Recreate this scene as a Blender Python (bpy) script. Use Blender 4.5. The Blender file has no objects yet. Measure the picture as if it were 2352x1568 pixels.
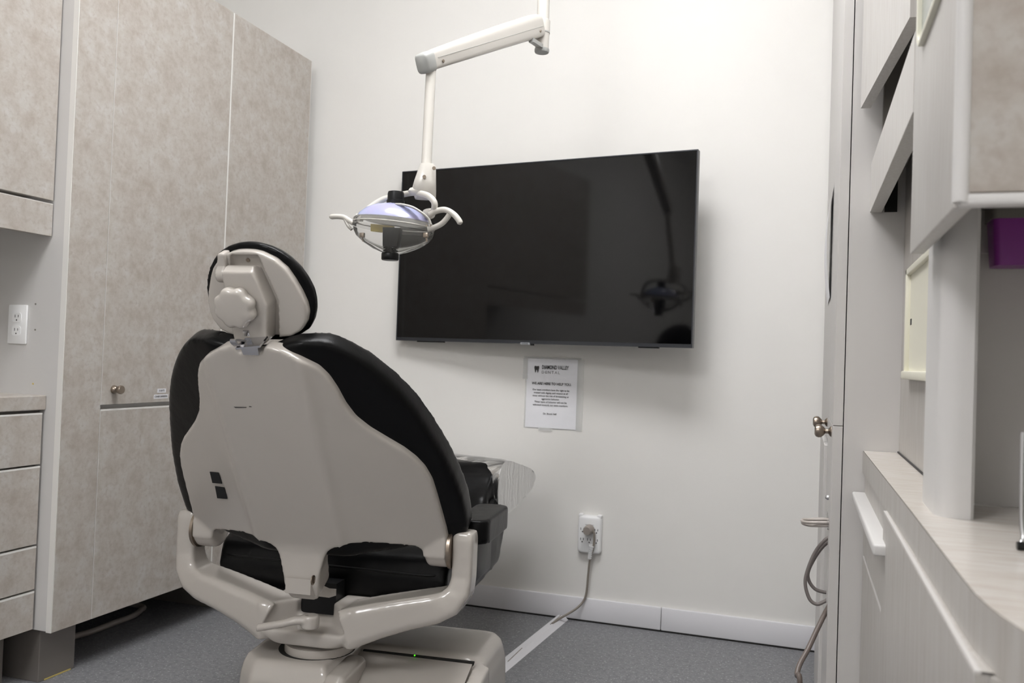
import bpy, bmesh, math, random
import numpy as np
from mathutils import Vector, Matrix

random.seed(3)
SC = bpy.context.scene
COL = SC.collection
PI = math.pi

# ------------------------------------------------------------------ camera frame
F_PX, YAW, PITCH, ROLL = 1987.85, 0.32527379, 0.01980555, 0.03531449
EYE = Vector((0, 0, 0.98))
RM = (Matrix.Rotation(YAW, 3, 'Z') @ Matrix.Rotation(PI/2 + PITCH, 3, 'X') @ Matrix.Rotation(ROLL, 3, 'Z'))

def at(px, py, ax, v):
    """point of the room that the photo shows at (px,py) on the plane axis=v"""
    d = RM @ Vector(((px-1176)/F_PX, (784-py)/F_PX, -1.0))
    t = (v - EYE[ax]) / d[ax]
    return EYE + d*t

# ------------------------------------------------------------------ materials
def lin(c):
    return c/12.92 if c <= 0.04045 else ((c+0.055)/1.055)**2.4
def rgb(r, g, b):
    return (lin(r/255), lin(g/255), lin(b/255), 1)

def mat(name, col, rough=0.5, metal=0.0, spec=0.5, coat=0.0, emit=None, estr=0):
    m = bpy.data.materials.new(name); m.use_nodes = True
    b = m.node_tree.nodes['Principled BSDF']
    b.inputs['Base Color'].default_value = col
    b.inputs['Roughness'].default_value = rough
    b.inputs['Metallic'].default_value = metal
    b.inputs['Specular IOR Level'].default_value = spec
    b.inputs['Coat Weight'].default_value = coat
    if emit:
        b.inputs['Emission Color'].default_value = emit
        b.inputs['Emission Strength'].default_value = estr
    return m

def nodes(m):
    return m.node_tree.nodes, m.node_tree.links, m.node_tree.nodes['Principled BSDF']

def noise_mat(name, stops, scale=(1, 1, 1), nscale=12, detail=6, rough=0.5, bump=0.0, bscale=200, spec=0.5, layer2=None, distort=0.0):
    """base colour from a noise through a colour ramp; optional bump"""
    m = mat(name, stops[0][1], rough, spec=spec)
    N, L, b = nodes(m)
    tc = N.new('ShaderNodeTexCoord'); mp = N.new('ShaderNodeMapping')
    mp.inputs['Scale'].default_value = scale
    L.new(tc.outputs['Object'], mp.inputs['Vector'])
    n = N.new('ShaderNodeTexNoise'); n.inputs['Scale'].default_value = nscale
    n.inputs['Detail'].default_value = detail; n.inputs['Roughness'].default_value = 0.65
    n.inputs['Distortion'].default_value = distort
    L.new(mp.outputs[0], n.inputs['Vector'])
    r = N.new('ShaderNodeValToRGB')
    e = r.color_ramp.elements
    e[0].position, e[0].color = stops[0]
    e[1].position, e[1].color = stops[-1]
    for p, c in stops[1:-1]:
        k = e.new(p); k.color = c
    L.new(n.outputs['Fac'], r.inputs['Fac'])
    out = r.outputs['Color']
    if layer2:
        n2 = N.new('ShaderNodeTexNoise'); n2.inputs['Scale'].default_value = layer2[0]
        n2.inputs['Detail'].default_value = 3
        L.new(mp.outputs[0], n2.inputs['Vector'])
        r2 = N.new('ShaderNodeValToRGB')
        r2.color_ramp.elements[0].position = layer2[1]; r2.color_ramp.elements[1].position = layer2[2]
        L.new(n2.outputs['Fac'], r2.inputs['Fac'])
        mx = N.new('ShaderNodeMix'); mx.data_type = 'RGBA'
        L.new(r2.outputs['Color'], mx.inputs['Factor'])
        L.new(out, mx.inputs['A']); mx.inputs['B'].default_value = layer2[3]
        out = mx.outputs['Result']
    L.new(out, b.inputs['Base Color'])
    if bump:
        n3 = N.new('ShaderNodeTexNoise'); n3.inputs['Scale'].default_value = bscale
        L.new(tc.outputs['Object'], n3.inputs['Vector'])
        bp = N.new('ShaderNodeBump'); bp.inputs['Strength'].default_value = bump; bp.inputs['Distance'].default_value = 0.01
        L.new(n3.outputs['Fac'], bp.inputs['Height']); L.new(bp.outputs[0], b.inputs['Normal'])
    return m

M = {}
M['wall'] = noise_mat('wall_paint', [(0.3, rgb(226, 224, 220)), (0.7, rgb(229, 227, 223))], nscale=3, rough=0.6, bump=0.03, bscale=350, spec=0.3)
M['ceiling'] = mat('ceiling_paint', rgb(238, 238, 234), 0.8)
M['trim'] = mat('white_gloss_trim', rgb(222, 221, 224), 0.3)
M['floor'] = noise_mat('speckled_vinyl', [(0.35, rgb(112, 112, 115)), (0.65, rgb(132, 132, 135))], nscale=60, rough=0.5,
                       layer2=(150, 0.60, 0.68, rgb(176, 176, 178)), spec=0.3)
M['stone'] = noise_mat('stone_laminate', [(0.30, rgb(166, 157, 147)), (0.45, rgb(178, 171, 163)), (0.55, rgb(183, 178, 171)), (0.72, rgb(191, 188, 184))],
                       nscale=21, detail=9, rough=0.42, layer2=(75, 0.50, 0.80, rgb(168, 158, 149)), spec=0.35)
M['linen'] = noise_mat('linen_laminate', [(0.3, rgb(166, 160, 153)), (0.55, rgb(180, 176, 171)), (0.75, rgb(188, 185, 181))],
                       scale=(28, 28, 1.6), nscale=6, detail=5, rough=0.4, spec=0.35)
M['linen_top'] = noise_mat('linen_laminate_top', [(0.3, rgb(186, 177, 167)), (0.55, rgb(199, 193, 186)), (0.75, rgb(205, 201, 197))],
                       scale=(2.5, 26, 26), nscale=5, detail=5, rough=0.22, spec=0.5)
M['linen_pale'] = noise_mat('linen_laminate_pale', [(0.3, rgb(190, 185, 180)), (0.55, rgb(200, 197, 193)), (0.75, rgb(206, 204, 201))],
                       scale=(28, 28, 1.6), nscale=6, detail=5, rough=0.4, spec=0.35)
M['melamine'] = mat('pale_grey_melamine', rgb(196, 193, 190), 0.42, spec=0.4)
M['melamine_w'] = mat('white_melamine', rgb(206, 204, 202), 0.35)
M['edge'] = mat('white_edge_band', rgb(226, 224, 220), 0.35)
M['toe'] = mat('brushed_toe_kick', rgb(134, 128, 123), 0.35, metal=0.35)
M['dark_gap'] = mat('dark_gap', rgb(30, 29, 27), 0.8)
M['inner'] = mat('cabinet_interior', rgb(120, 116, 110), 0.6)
M['nickel'] = mat('brushed_nickel', rgb(150, 138, 126), 0.3, metal=1.0)
M['chrome'] = mat('chrome', rgb(205, 205, 208), 0.16, metal=1.0)
M['plastic'] = noise_mat('warm_grey_plastic', [(0.3, rgb(184, 178, 171)), (0.7, rgb(187, 181, 174))], nscale=4, rough=0.2, spec=0.5)
nodes(M['plastic'])[2].inputs['Coat Weight'].default_value = 0.35; nodes(M['plastic'])[2].inputs['Coat Roughness'].default_value = 0.08
M['lamp_white'] = mat('lamp_enamel', rgb(206, 202, 195), 0.22)
M['lamp_grey'] = mat('lamp_grey_plastic', rgb(172, 173, 170), 0.35)
M['black_plastic'] = mat('black_plastic', rgb(18, 18, 19), 0.38, spec=.3)
M['matte_black'] = mat('black_velcro', rgb(14, 14, 16), 0.9)
M['tv_bezel'] = mat('tv_bezel', rgb(40, 42, 47), 0.3)
M['tv_screen'] = mat('tv_screen', rgb(4, 4, 5), 0.06, spec=0.42)
M['logo_grey'] = mat('logo_grey', rgb(150, 152, 157), 0.3)
M['ink'] = mat('ink', rgb(58, 56, 56), 0.7)
M['ink_light'] = mat('ink_light', rgb(120, 118, 118), 0.7)
M['paper'] = noise_mat('paper', [(0.3, rgb(226, 226, 230)), (0.7, rgb(232, 232, 236))], nscale=8, rough=0.35, bump=0.15, bscale=18)
M['white_plastic'] = mat('white_plastic', rgb(236, 236, 236), 0.3)
M['plug_grey'] = mat('plug_taupe', rgb(150, 142, 135), 0.5)
M['cord_grey'] = mat('cord_taupe', rgb(135, 127, 118), 0.5)
M['cable_dark'] = mat('hose_grey', rgb(116, 109, 106), 0.35)
M['cable_pale'] = mat('hose_pale', rgb(172, 164, 158), 0.35)
M['hose_brown'] = mat('hose_brown', rgb(104, 94, 88), 0.4)
M['cream'] = mat('cream_plastic', rgb(228, 225, 208), 0.4)
M['purple'] = mat('purple_plastic', rgb(132, 48, 138), 0.35)
M['bin_grey'] = mat('grey_ribbed_rim', rgb(118, 114, 108), 0.5)
M['smoke'] = mat('smoked_panel', rgb(150, 155, 148), 0.25)
M['led'] = mat('green_led', rgb(60, 200, 20), 0.4, emit=rgb(70, 255, 20), estr=1.5)
M['yellow'] = mat('amber_plastic', rgb(206, 186, 110), 0.4)
M['lampshine'] = mat('ceiling_diffuser', rgb(255, 255, 255), 0.6, emit=(0.985, 0.985, 1.0, 1), estr=1)

def leather():
    m = mat('black_vinyl', rgb(9, 9, 10), 0.32, spec=0.17)
    N, L, b = nodes(m)
    tc = N.new('ShaderNodeTexCoord')
    v = N.new('ShaderNodeTexVoronoi'); v.inputs['Scale'].default_value = 420
    n = N.new('ShaderNodeTexNoise'); n.inputs['Scale'].default_value = 14; n.inputs['Detail'].default_value = 4
    L.new(tc.outputs['Object'], v.inputs['Vector']); L.new(tc.outputs['Object'], n.inputs['Vector'])
    b1 = N.new('ShaderNodeBump'); b1.inputs['Strength'].default_value = 0.06; b1.inputs['Distance'].default_value = 0.002
    b2 = N.new('ShaderNodeBump'); b2.inputs['Strength'].default_value = 0.16; b2.inputs['Distance'].default_value = 0.012
    L.new(v.outputs['Distance'], b1.inputs['Height']); L.new(n.outputs['Fac'], b2.inputs['Height'])
    L.new(b1.outputs[0], b2.inputs['Normal']); L.new(b2.outputs[0], b.inputs['Normal'])
    return m
M['vinyl'] = leather()

def clear_mat(name, tint, fac, rough, glossy_rough, wrinkle=0.0, ior=1.5):
    """thin clear plastic: mostly see-through, some haze, a clear sheen"""
    m = bpy.data.materials.new(name); m.use_nodes = True
    N, L = m.node_tree.nodes, m.node_tree.links
    N.remove(N['Principled BSDF']); out = N['Material Output']
    tr = N.new('ShaderNodeBsdfTransparent'); tr.inputs[0].default_value = (0.97, 0.97, 0.97, 1)
    df = N.new('ShaderNodeBsdfDiffuse'); df.inputs[0].default_value = tint
    gl = N.new('ShaderNodeBsdfGlossy'); gl.inputs['Roughness'].default_value = glossy_rough
    fr = N.new('ShaderNodeFresnel'); fr.inputs[0].default_value = ior
    m1 = N.new('ShaderNodeMixShader'); m1.inputs[0].default_value = fac
    m2 = N.new('ShaderNodeMixShader')
    L.new(tr.outputs[0], m1.inputs[1]); L.new(df.outputs[0], m1.inputs[2])
    L.new(fr.outputs[0], m2.inputs[0]); L.new(m1.outputs[0], m2.inputs[1]); L.new(gl.outputs[0], m2.inputs[2])
    L.new(m2.outputs[0], out.inputs['Surface'])
    if wrinkle:
        tc = N.new('ShaderNodeTexCoord'); mp = N.new('ShaderNodeMapping'); mp.inputs['Scale'].default_value = (3, 14, 3)
        n = N.new('ShaderNodeTexNoise'); n.inputs['Scale'].default_value = 2.2; n.inputs['Detail'].default_value = 3
        bp = N.new('ShaderNodeBump'); bp.inputs['Strength'].default_value = wrinkle; bp.inputs['Distance'].default_value = 0.03
        L.new(tc.outputs['Object'], mp.inputs[0]); L.new(mp.outputs[0], n.inputs['Vector']); L.new(n.outputs['Fac'], bp.inputs['Height'])
        for s in (df, gl, fr):
            L.new(bp.outputs[0], s.inputs['Normal'])
    return m
M['bag'] = clear_mat('clear_plastic_cover', rgb(172, 170, 167), 0.86, 0.3, 0.3, 0.6)
M['shield'] = clear_mat('clear_shield', rgb(240, 239, 234), 0.12, 0.3, 0.05, 0.0, 1.15)
M['sleeve'] = clear_mat('clear_tape', rgb(246, 246, 244), 0.3, 0.3, 0.25, 0.0, 1.15)

def dichroic():
    m = mat('dichroic_glass', rgb(196, 206, 236), 0.12, spec=0.8)
    N, L, b = nodes(m)
    tc = N.new('ShaderNodeTexCoord'); n = N.new('ShaderNodeTexNoise'); n.inputs['Scale'].default_value = 5
    r = N.new('ShaderNodeValToRGB')
    r.color_ramp.elements[0].position = 0.38; r.color_ramp.elements[0].color = rgb(176, 166, 198)
    r.color_ramp.elements[1].position = 0.58; r.color_ramp.elements[1].color = rgb(164, 176, 212)
    L.new(tc.outputs['Object'], n.inputs['Vector']); L.new(n.outputs['Fac'], r.inputs['Fac']); L.new(r.outputs['Color'], b.inputs['Base Color'])
    return m
M['dichroic'] = dichroic()

# ------------------------------------------------------------------ mesh helpers
def BM(): return bmesh.new()

def box(bm, a, b, bev=0.0, seg=2):
    x0, x1 = sorted((a[0], b[0])); y0, y1 = sorted((a[1], b[1])); z0, z1 = sorted((a[2], b[2]))
    vs = [bm.verts.new(p) for p in ((x0,y0,z0),(x1,y0,z0),(x1,y1,z0),(x0,y1,z0),(x0,y0,z1),(x1,y0,z1),(x1,y1,z1),(x0,y1,z1))]
    fs = [bm.faces.new([vs[i] for i in f]) for f in ((3,2,1,0),(4,5,6,7),(0,1,5,4),(1,2,6,5),(2,3,7,6),(3,0,4,7))]
    if bev:
        es = {e for f in fs for e in f.edges}
        bmesh.ops.bevel(bm, geom=list(es), offset=bev, segments=seg, profile=0.5, affect='EDGES', clamp_overlap=True)

def loft(bm, rings, cap=True, closed=True):
    V = [[bm.verts.new(p) for p in r] for r in rings]
    n = len(V[0])
    for a, b in zip(V[:-1], V[1:]):
        for i in range(n if closed else n-1):
            j = (i+1) % n
            bm.faces.new((a[i], a[j], b[j], b[i]))
    if cap:
        bm.faces.new(V[0][::-1]); bm.faces.new(V[-1])

def frame_of(t, ref=Vector((0, 0, 1))):
    t = Vector(t).normalized()
    u = t.cross(ref)
    if u.length < 1e-4: u = t.cross(Vector((1, 0, 0)))
    u.normalize(); v = u.cross(t).normalized()
    return t, u, v

def spline(pts, n=8):
    """Catmull-Rom through the points"""
    P = [Vector(p) for p in pts]
    P = [P[0]*2-P[1]] + P + [P[-1]*2-P[-2]]
    out = []
    for i in range(1, len(P)-2):
        for k in range(n):
            t = k/n
            a, b, c, d = P[i-1], P[i], P[i+1], P[i+2]
            out.append(0.5*((2*b)+(c-a)*t+(2*a-5*b+4*c-d)*t*t+(3*b-a-3*c+d)*t**3))
    out.append(P[-2].copy())
    return out

def tube(bm, pts, r, seg=12, cap=True):
    """round tube; r a number or a list"""
    P = [Vector(p) for p in pts]
    rr = r if isinstance(r, (list, tuple)) else [r]*len(P)
    up = None; rings = []
    for i, p in enumerate(P):
        t = (P[min(i+1, len(P)-1)] - P[max(i-1, 0)]).normalized()
        if up is None:
            _, u, v = frame_of(t)
        else:
            v = (up - t*up.dot(t)).normalized(); u = t.cross(v)
        up = v
        rings.append([p + (u*math.cos(a)+v*math.sin(a))*rr[i] for a in (2*PI*k/seg for k in range(seg))])
    loft(bm, rings, cap)

def lathe(bm, prof, origin, axis=(0, 0, 1), seg=32, ref=Vector((0, 0, 1)), sx=1.0, sy=1.0):
    """prof: (radius, height) pairs along axis"""
    t, u, v = frame_of(axis, ref if abs(Vector(axis).normalized().dot(ref)) < 0.99 else Vector((0, 1, 0)))
    o = Vector(origin)
    rings = [[o + t*h + (u*math.cos(a)*sx+v*math.sin(a)*sy)*max(r, 1e-4) for a in (2*PI*k/seg for k in range(seg))] for r, h in prof]
    loft(bm, rings, True)

def prism(bm, poly, fn0, fn1):
    """polygon (list of 2-D) mapped by two functions to two 3-D faces and joined"""
    loft(bm, [[fn0(*p) for p in poly], [fn1(*p) for p in poly]], True)

def arc2(cx, cy, r, a0, a1, n):
    return [(cx+r*math.cos(a0+(a1-a0)*k/n), cy+r*math.sin(a0+(a1-a0)*k/n)) for k in range(n+1)]

def rrect(x0, x1, y0, y1, r, n=5):
    return (arc2(x1-r, y0+r, r, -PI/2, 0, n) + arc2(x1-r, y1-r, r, 0, PI/2, n) +
            arc2(x0+r, y1-r, r, PI/2, PI, n) + arc2(x0+r, y0+r, r, PI, 1.5*PI, n))

def put(name, bm, m, parent=None, smooth=None, off=(0, 0, 0), angle=40):
    bmesh.ops.recalc_face_normals(bm, faces=bm.faces)
    me = bpy.data.meshes.new(name)
    r_ = parent
    while r_ is not None and r_.parent is not None: r_ = r_.parent
    if r_ is not None and r_.get('_w'):
        bm.transform(Matrix.Translation(-Vector(r_['_w'])))
    bm.to_mesh(me); bm.free()
    me.materials.append(M[m] if isinstance(m, str) else m)
    o = bpy.data.objects.new(name, me); COL.objects.link(o)
    if parent is not None: o.parent = parent
    if smooth is None: smooth = True
    if smooth:
        me.polygons.foreach_set('use_smooth', [True]*len(me.polygons))
        try: me.set_sharp_from_angle(angle=math.radians(angle))
        except Exception: pass
    return o

def remesh(o, voxel, it, fac=0.5):
    """merge the pieces of one part into a continuous rounded surface (baked)"""
    r = o.modifiers.new('r', 'REMESH'); r.mode = 'VOXEL'; r.voxel_size = voxel
    s = o.modifiers.new('s', 'SMOOTH'); s.iterations = it; s.factor = fac
    bake(o)
    return o

def bake(o, angle=180):
    bpy.context.view_layer.update()
    dg = bpy.context.evaluated_depsgraph_get()
    me = bpy.data.meshes.new_from_object(o.evaluated_get(dg))
    o.modifiers.clear(); old = o.data; mats = list(old.materials)
    o.data = me; me.name = o.name
    if not me.materials:
        for mm in mats: me.materials.append(mm)
    bpy.data.meshes.remove(old)
    me.polygons.foreach_set('use_smooth', [True]*len(me.polygons))
    if angle < 180:
        me.set_sharp_from_angle(angle=math.radians(angle))

def thing(name, label, cat, loc, rotz=0, group=None):
    o = bpy.data.objects.new(name, None); COL.objects.link(o)
    o.location = loc; o.rotation_euler = (0, 0, rotz)
    o.empty_display_size = 0.05
    o['label'] = label; o['category'] = cat
    if group: o['group'] = group
    if rotz == 0: o['_w'] = tuple(loc)      # parts are authored in room coordinates
    return o

def tag(o, label, cat, group=None):
    o['label'] = label; o['category'] = cat
    if group: o['group'] = group
    return o

def struct(name, bm, m, label=None, smooth=False):
    o = put(name, bm, m, None, smooth)
    o['kind'] = 'structure'
    o['label'] = label or name.replace('_', ' ')
    o['category'] = name.split('_')[0]
    return o

def text_obj(name, body, m, size, sx=1.0, bold=0.0, align='CENTER', extr=0.0003, spacing=1.0):
    """lettering as a mesh in its own x/y plane"""
    cu = bpy.data.curves.new(name, 'FONT'); cu.body = body; cu.size = size
    cu.align_x = align; cu.align_y = 'CENTER'; cu.extrude = extr; cu.offset = bold; cu.space_character = spacing
    cu.resolution_u = 3
    t = bpy.data.objects.new(name, cu); COL.objects.link(t)
    bpy.context.view_layer.update()
    me = bpy.data.meshes.new_from_object(t.evaluated_get(bpy.context.evaluated_depsgraph_get()))
    bpy.data.objects.remove(t); bpy.data.curves.remove(cu)
    me.transform(Matrix.Diagonal((sx, 1, 1, 1)))
    me.materials.clear(); me.materials.append(M[m])
    o = bpy.data.objects.new(name, me); COL.objects.link(o)
    return o

# ================================================================== THE ROOM
XL, XR, YB, YF, ZC = -2.72, 0.68, 3.22, -2.6, 3.05
def wall(name, a, b, m='wall', label=None):
    bm = BM(); box(bm, a, b); return struct(name, bm, m, label)
wall('floor', (XL-.1, YF-.1, -.1), (XR+.1, YB+.1, 0), 'floor', 'grey speckled vinyl floor')
wall('ceiling', (XL-.1, YF-.1, ZC), (XR+.1, YB+.1, ZC+.1), 'ceiling')
wall('wall_back', (XL-.1, YB, 0), (XR+.1, YB+.1, ZC), label='off white wall behind the screen')
wall('wall_left', (XL-.1, YF, 0), (XL, YB, ZC))
wall('wall_right', (XR, YF, 0), (XR+.1, YB, ZC))
wall('wall_front', (XL-.1, YF-.1, 0), (XR+.1, YF, ZC))
bm = BM()
for x0, x1 in ((XL, at(1520, 1400, 1, YB).x-.0008), (at(1520, 1400, 1, YB).x+.0008, XR)):
    box(bm, (x0, YB-.014, .006), (x1, YB, .088), .003)
struct('baseboard_back', bm, 'trim', 'white baseboard with one joint along the back wall', True)
bm = BM(); box(bm, (XL, YB-.012, 0), (XR, YB, .006))
struct('trim_1', bm, 'dark_gap', 'dark line under the baseboard')

# ceiling light panels; diffusers deepened so their glowing sides brighten the wall top
def ceiling_panel(x, y, w, d, e, label):
    t = thing('ceiling_light', label, 'light', (x, y, ZC))
    bm = BM(); box(bm, (x-w/2-.02, y-d/2-.02, ZC-.012), (x+w/2+.02, y+d/2+.02, ZC-.004)); put('frame', bm, 'trim', t, False)
    bm = BM(); box(bm, (x-w/2, y-d/2, ZC-.13), (x+w/2, y+d/2, ZC-.0125), .02)
    m = M['lampshine'].copy(); m.node_tree.nodes['Principled BSDF'].inputs['Emission Strength'].default_value = e
    put('diffuser', bm, m, t, False)
ceiling_panel(-.62, 1.62, 1.15, .6, 11.0, 'ceiling light with deep white diffuser above the dental chair')
ceiling_panel(-1.15, -1.1, .6, 1.15, 12.0, 'added ceiling fill light with deep white diffuser behind the viewer')  # unseen panel added as fill on faces turned to the camera

# ================================================================== LEFT: drawers, worktop, wall cabinet, tall cabinet
ZG = .792
XD, YT = -2.06, 1.934          # drawer front plane, near side of the tall cabinet
XT = -2.0                      # tall cabinet door plane
YE = 3.156

tc = thing('tall_cabinet', 'tall stone-look laminate cabinet with floor gap at the left of the wall screen', 'cabinet', (-2.35, 2.55, 0))
bm = BM()
box(bm, (XL+.002, YT, .158), (XT-.0205, YT+.0195, 2.202))          # near gable
box(bm, (XL+.002, YE-.02, .158), (XT-.0205, YE, 2.202))
box(bm, (XL+.002, YT+.02, .158), (XT-.03, YE-.02, .176)); box(bm, (XL+.002, YT+.02, 2.18), (XT-.03, YE-.02, 2.20))
box(bm, (XL+.002, YT+.02, .176), (XL+.012, YE-.02, 2.18)); box(bm, (XL+.012, YT+.02, ZG-.03), (XT-.025, YE-.02, ZG+.02))
put('carcass', bm, 'melamine_w', tc, False)
bm = BM(); box(bm, (XT-.0205, YT, .155), (XT-.0015, YT+.002, 2.205)); put('edge_band', bm, 'edge', tc, False)
def slab(name, y0, y1, z0, z1, par, m='stone', x0=XT-.019, x1=XT, edge_top=True, edge_left=True, edge_mat='edge'):
    bm = BM(); box(bm, (x0, y0, z0), (x1, y1, z1), .0006, 1)
    d = put(name, bm, m, par, False)
    bm = BM()
    if edge_top: box(bm, (x0+.0005, y0+.0003, z1), (x1-.0002, y1-.0003, z1+.0012)); box(bm, (x1-.0005, y0+.0003, z1-.0035), (x1+.0004, y1-.0003, z1+.0011))
    if edge_left: box(bm, (x0+.0005, y0-.0012, z0+.0003), (x1-.0002, y0, z1-.0003))
    if edge_top or edge_left:
        e = put('edge_strip', bm, edge_mat, d, False)
        e.location = (0, 0, 0)
    return d

slab('filler_panel', YT+.0022, 2.078, .156, 2.204, tc, edge_top=False, edge_left=False)
door_u = slab('door', 2.0805, 2.628, ZG+.005, 2.204, tc, edge_top=False)
door_l = slab('door', 2.0805, 2.628, .156, ZG-.010, tc)
slab('door', 2.636, YE, .156, 2.204, tc, edge_top=False)
bm = BM(); box(bm, (XT-.019, 2.6293, .158), (XT-.0005, 2.6347, 2.203)); put('edge_band', bm, 'edge', tc, False)
bm = BM(); box(bm, (XT-.019, YE, .158), (XT, YE+.002, 2.206)); box(bm, (XT-.014, YE+.006, .158), (XT-.008, YE+.008, 2.206)); put('edge_band', bm, 'edge', tc, False)
bm = BM()
lathe(bm, [(.0125, 0), (.0125, .004), (.011, .009), (.0075, .013), (.0075, .015), (.0115, .02), (.0135, .026), (.0135, .03), (.012, .0325)], (XT, 2.128, .843), (1, 0, 0), 24)
put('knob', bm, 'nickel', door_u, off=(0, 0, 0))
for (py, z, w, h, s) in ((2.338, .834, .04, .0135, 'X-RAYS'), (2.336, .815, .066, .0135, 'CHAIR BARRIERS')):
    bm = BM(); box(bm, (XT, py-w/2, z-h/2), (XT+.0006, py+w/2, z+h/2)); st = put('label_sticker', bm, 'paper', door_u, False)
    t = text_obj('lettering', s, 'ink', .0095, .82, 0)
    t.parent = st
    t.matrix_local = Matrix.Translation(Vector((XT+.0008, py, z))-Vector(tc['_w'])) @ Matrix(((0, 0, 1, 0), (1, 0, 0, 0), (0, 1, 0, 0), (0, 0, 0, 1)))
# toe-kick plinths
bm = BM(); box(bm, (-2.62, 1.955, 0), (-2.062, 2.085, .155), .002); put('plinth', bm, 'toe', tc, False)
bm = BM(); box(bm, (-2.40, 2.765, 0), (-2.03, 3.12, .155), .002); put('plinth', bm, 'toe', tc, False)
bm = BM(); box(bm, (-2.0615, 1.975, .0005), (-2.0595, 2.07, .004)); put('seal_strip', bm, 'yellow', tc, False)

# base unit of drawers
dc = thing('drawer_cabinet', 'stone-look laminate drawer cabinet under the left worktop', 'cabinet', (-2.38, 1.3, 0))
bm = BM(); box(bm, (XL+.003, .7, .158), (XD-.0205, YT-.006, .783)); put('carcass', bm, 'inner', dc, False)
bm = BM(); box(bm, (XL+.003, .72, 0), (-2.14, YT-.03, .155), .002); put('plinth', bm, 'toe', dc, False)
zs = [.158, .272, .400, .628, .780]
for z0, z1 in zip(zs[:-1], zs[1:]):
    slab('drawer', .702, YT-.008, z0+.0035, z1-.0035, dc, x0=XD-.019, x1=XD, edge_left=False)
bm = BM(); box(bm, (XL+.003, .69, .786), (XD+.004, YT-.0005, .828), .003)
tag(put('worktop', bm, 'stone', None, False), 'stone-look laminate worktop above the left drawers', 'worktop')

wc = thing('wall_cabinet', 'stone-look laminate wall cabinet at the top left over the worktop', 'cabinet', (-2.38, 1.3, 1.285))
bm = BM(); box(bm, (XL+.003, .7, 1.40), (XD-.022, YT-.003, 2.2)); put('carcass', bm, 'inner', wc, False)
slab('door', .702, YT-.004, 1.388, 2.2, wc, x0=XD-.019, x1=XD, edge_top=False, edge_left=False)
bm = BM(); box(bm, (XD-.02, .702, 1.285), (XD-.001, YT-.003, 1.377), .001); put('fascia', bm, 'stone', wc, False)
bm = BM(); box(bm, (XD-.019, .703, 1.377), (XD-.0015, YT-.0035, 1.3785)); put('edge_band', bm, 'edge', wc, False)
bm = BM(); box(bm, (-2.40, 1.3, 1.372), (-2.25, YT-.12, 1.40), .004); put('under_cabinet_light', bm, 'melamine_w', wc, False)

# duplex socket on the cabinet side
so = thing('duplex_socket', 'white duplex wall socket above the left worktop', 'socket', (-2.173, YT, 1.03))
a, b = at(22, 701, 1, YT), at(65, 790, 1, YT)
sx0, sx1, sz0, sz1 = -2.208, -2.138, .972, 1.086
bm = BM(); box(bm, (sx0, YT-.007, sz0), (sx1, YT-.0002, sz1), .003); put('cover_plate', bm, 'white_plastic', so)
for zc in (sz0+.038, sz0+.077):
    bm = BM(); prism(bm, rrect(-2.173-.0165, -2.173+.0165, zc-.014, zc+.014, .008), lambda x, z: (x, YT-.0085, z), lambda x, z: (x, YT-.0065, z))
    f = put('socket_face', bm, 'white_plastic', so)
    bm = BM()
    for dx, h in ((-.006, .004), (.006, .0035)): box(bm, (-2.173+dx-.001, YT-.0088, zc+.001-h+.003), (-2.173+dx+.001, YT-.0083, zc+.001+h+.003))
    lathe(bm, [(.0023, 0), (.0023, .0004)], (-2.173, YT-.0084, zc-.0075), (0, -1, 0), 12)
    put('slots', bm, 'ink', f, False)
for k, (px, py) in enumerate(((81, 757), (82, 698), (76, 881))):
    p = at(px, py, 1, YT); bm = BM(); lathe(bm, [(.0028, 0), (.0026, .0012)], (p.x, YT, p.z), (0, -1, 0), 10)
    put('screw_hole_plug', bm, ('inner', 'inner', 'yellow')[k], tc)

# hose under the tall cabinet
bm = BM()
pts = [at(150, 1466, 2, .03), at(178, 1459, 2, .012), at(215, 1448, 2, .012), at(262, 1430, 2, .012), at(300, 1416, 2, .012), at(322, 1402, 2, .012), at(318, 1390, 2, .014), (-2.55, 2.6, .03)]
tube(bm, spline(pts, 8), .010, 10)
tag(put('hose', bm, 'cable_pale'), 'taupe hose looping on the floor under the tall left cabinet', 'hose')

# ================================================================== BACK WALL: screen, notice, socket, cord
PL, PR = at(917, 590, 1, 3.17), at(1597, 570, 1, 3.01)
ux = Vector((PR.x-PL.x, PR.y-PL.y, 0)); TVW = ux.length; ux.normalize()
uy = Vector((ux.y, -ux.x, 0))                       # towards the room
ztop = (at(927, 397, 1, 3.17).z + at(1602, 339, 1, 3.01).z)/2
zbot = (at(908, 783, 1, 3.17).z + at(1591, 797, 1, 3.01).z)/2
tv = thing('television', 'large black wall-mounted flat television turned slightly off the wall', 'television', ((PL.x+PR.x)/2, (PL.y+PR.y)/2, zbot))
def tvp(u, d, z):                                    # u along screen, d out of the screen
    return PL + ux*u + uy*d + Vector((0, 0, z-PL.z))
def tvbox(u0, u1, d0, d1, z0, z1, bev=0):
    bm = BM(); box(bm, (u0, d0, z0), (u1, d1, z1), bev)
    for v in bm.verts: v.co = tvp(*v.co)
    return bm
put('housing', tvbox(0, TVW, -.026, -.002, zbot, ztop, .002), 'tv_bezel', tv, False)
put('screen', tvbox(.005, TVW-.005, -.0019, -.0004, zbot+.0135, ztop-.005), 'tv_screen', tv, False)
bm = tvbox(.0, TVW, -.002, .0015, zbot, zbot+.0125)
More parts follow.
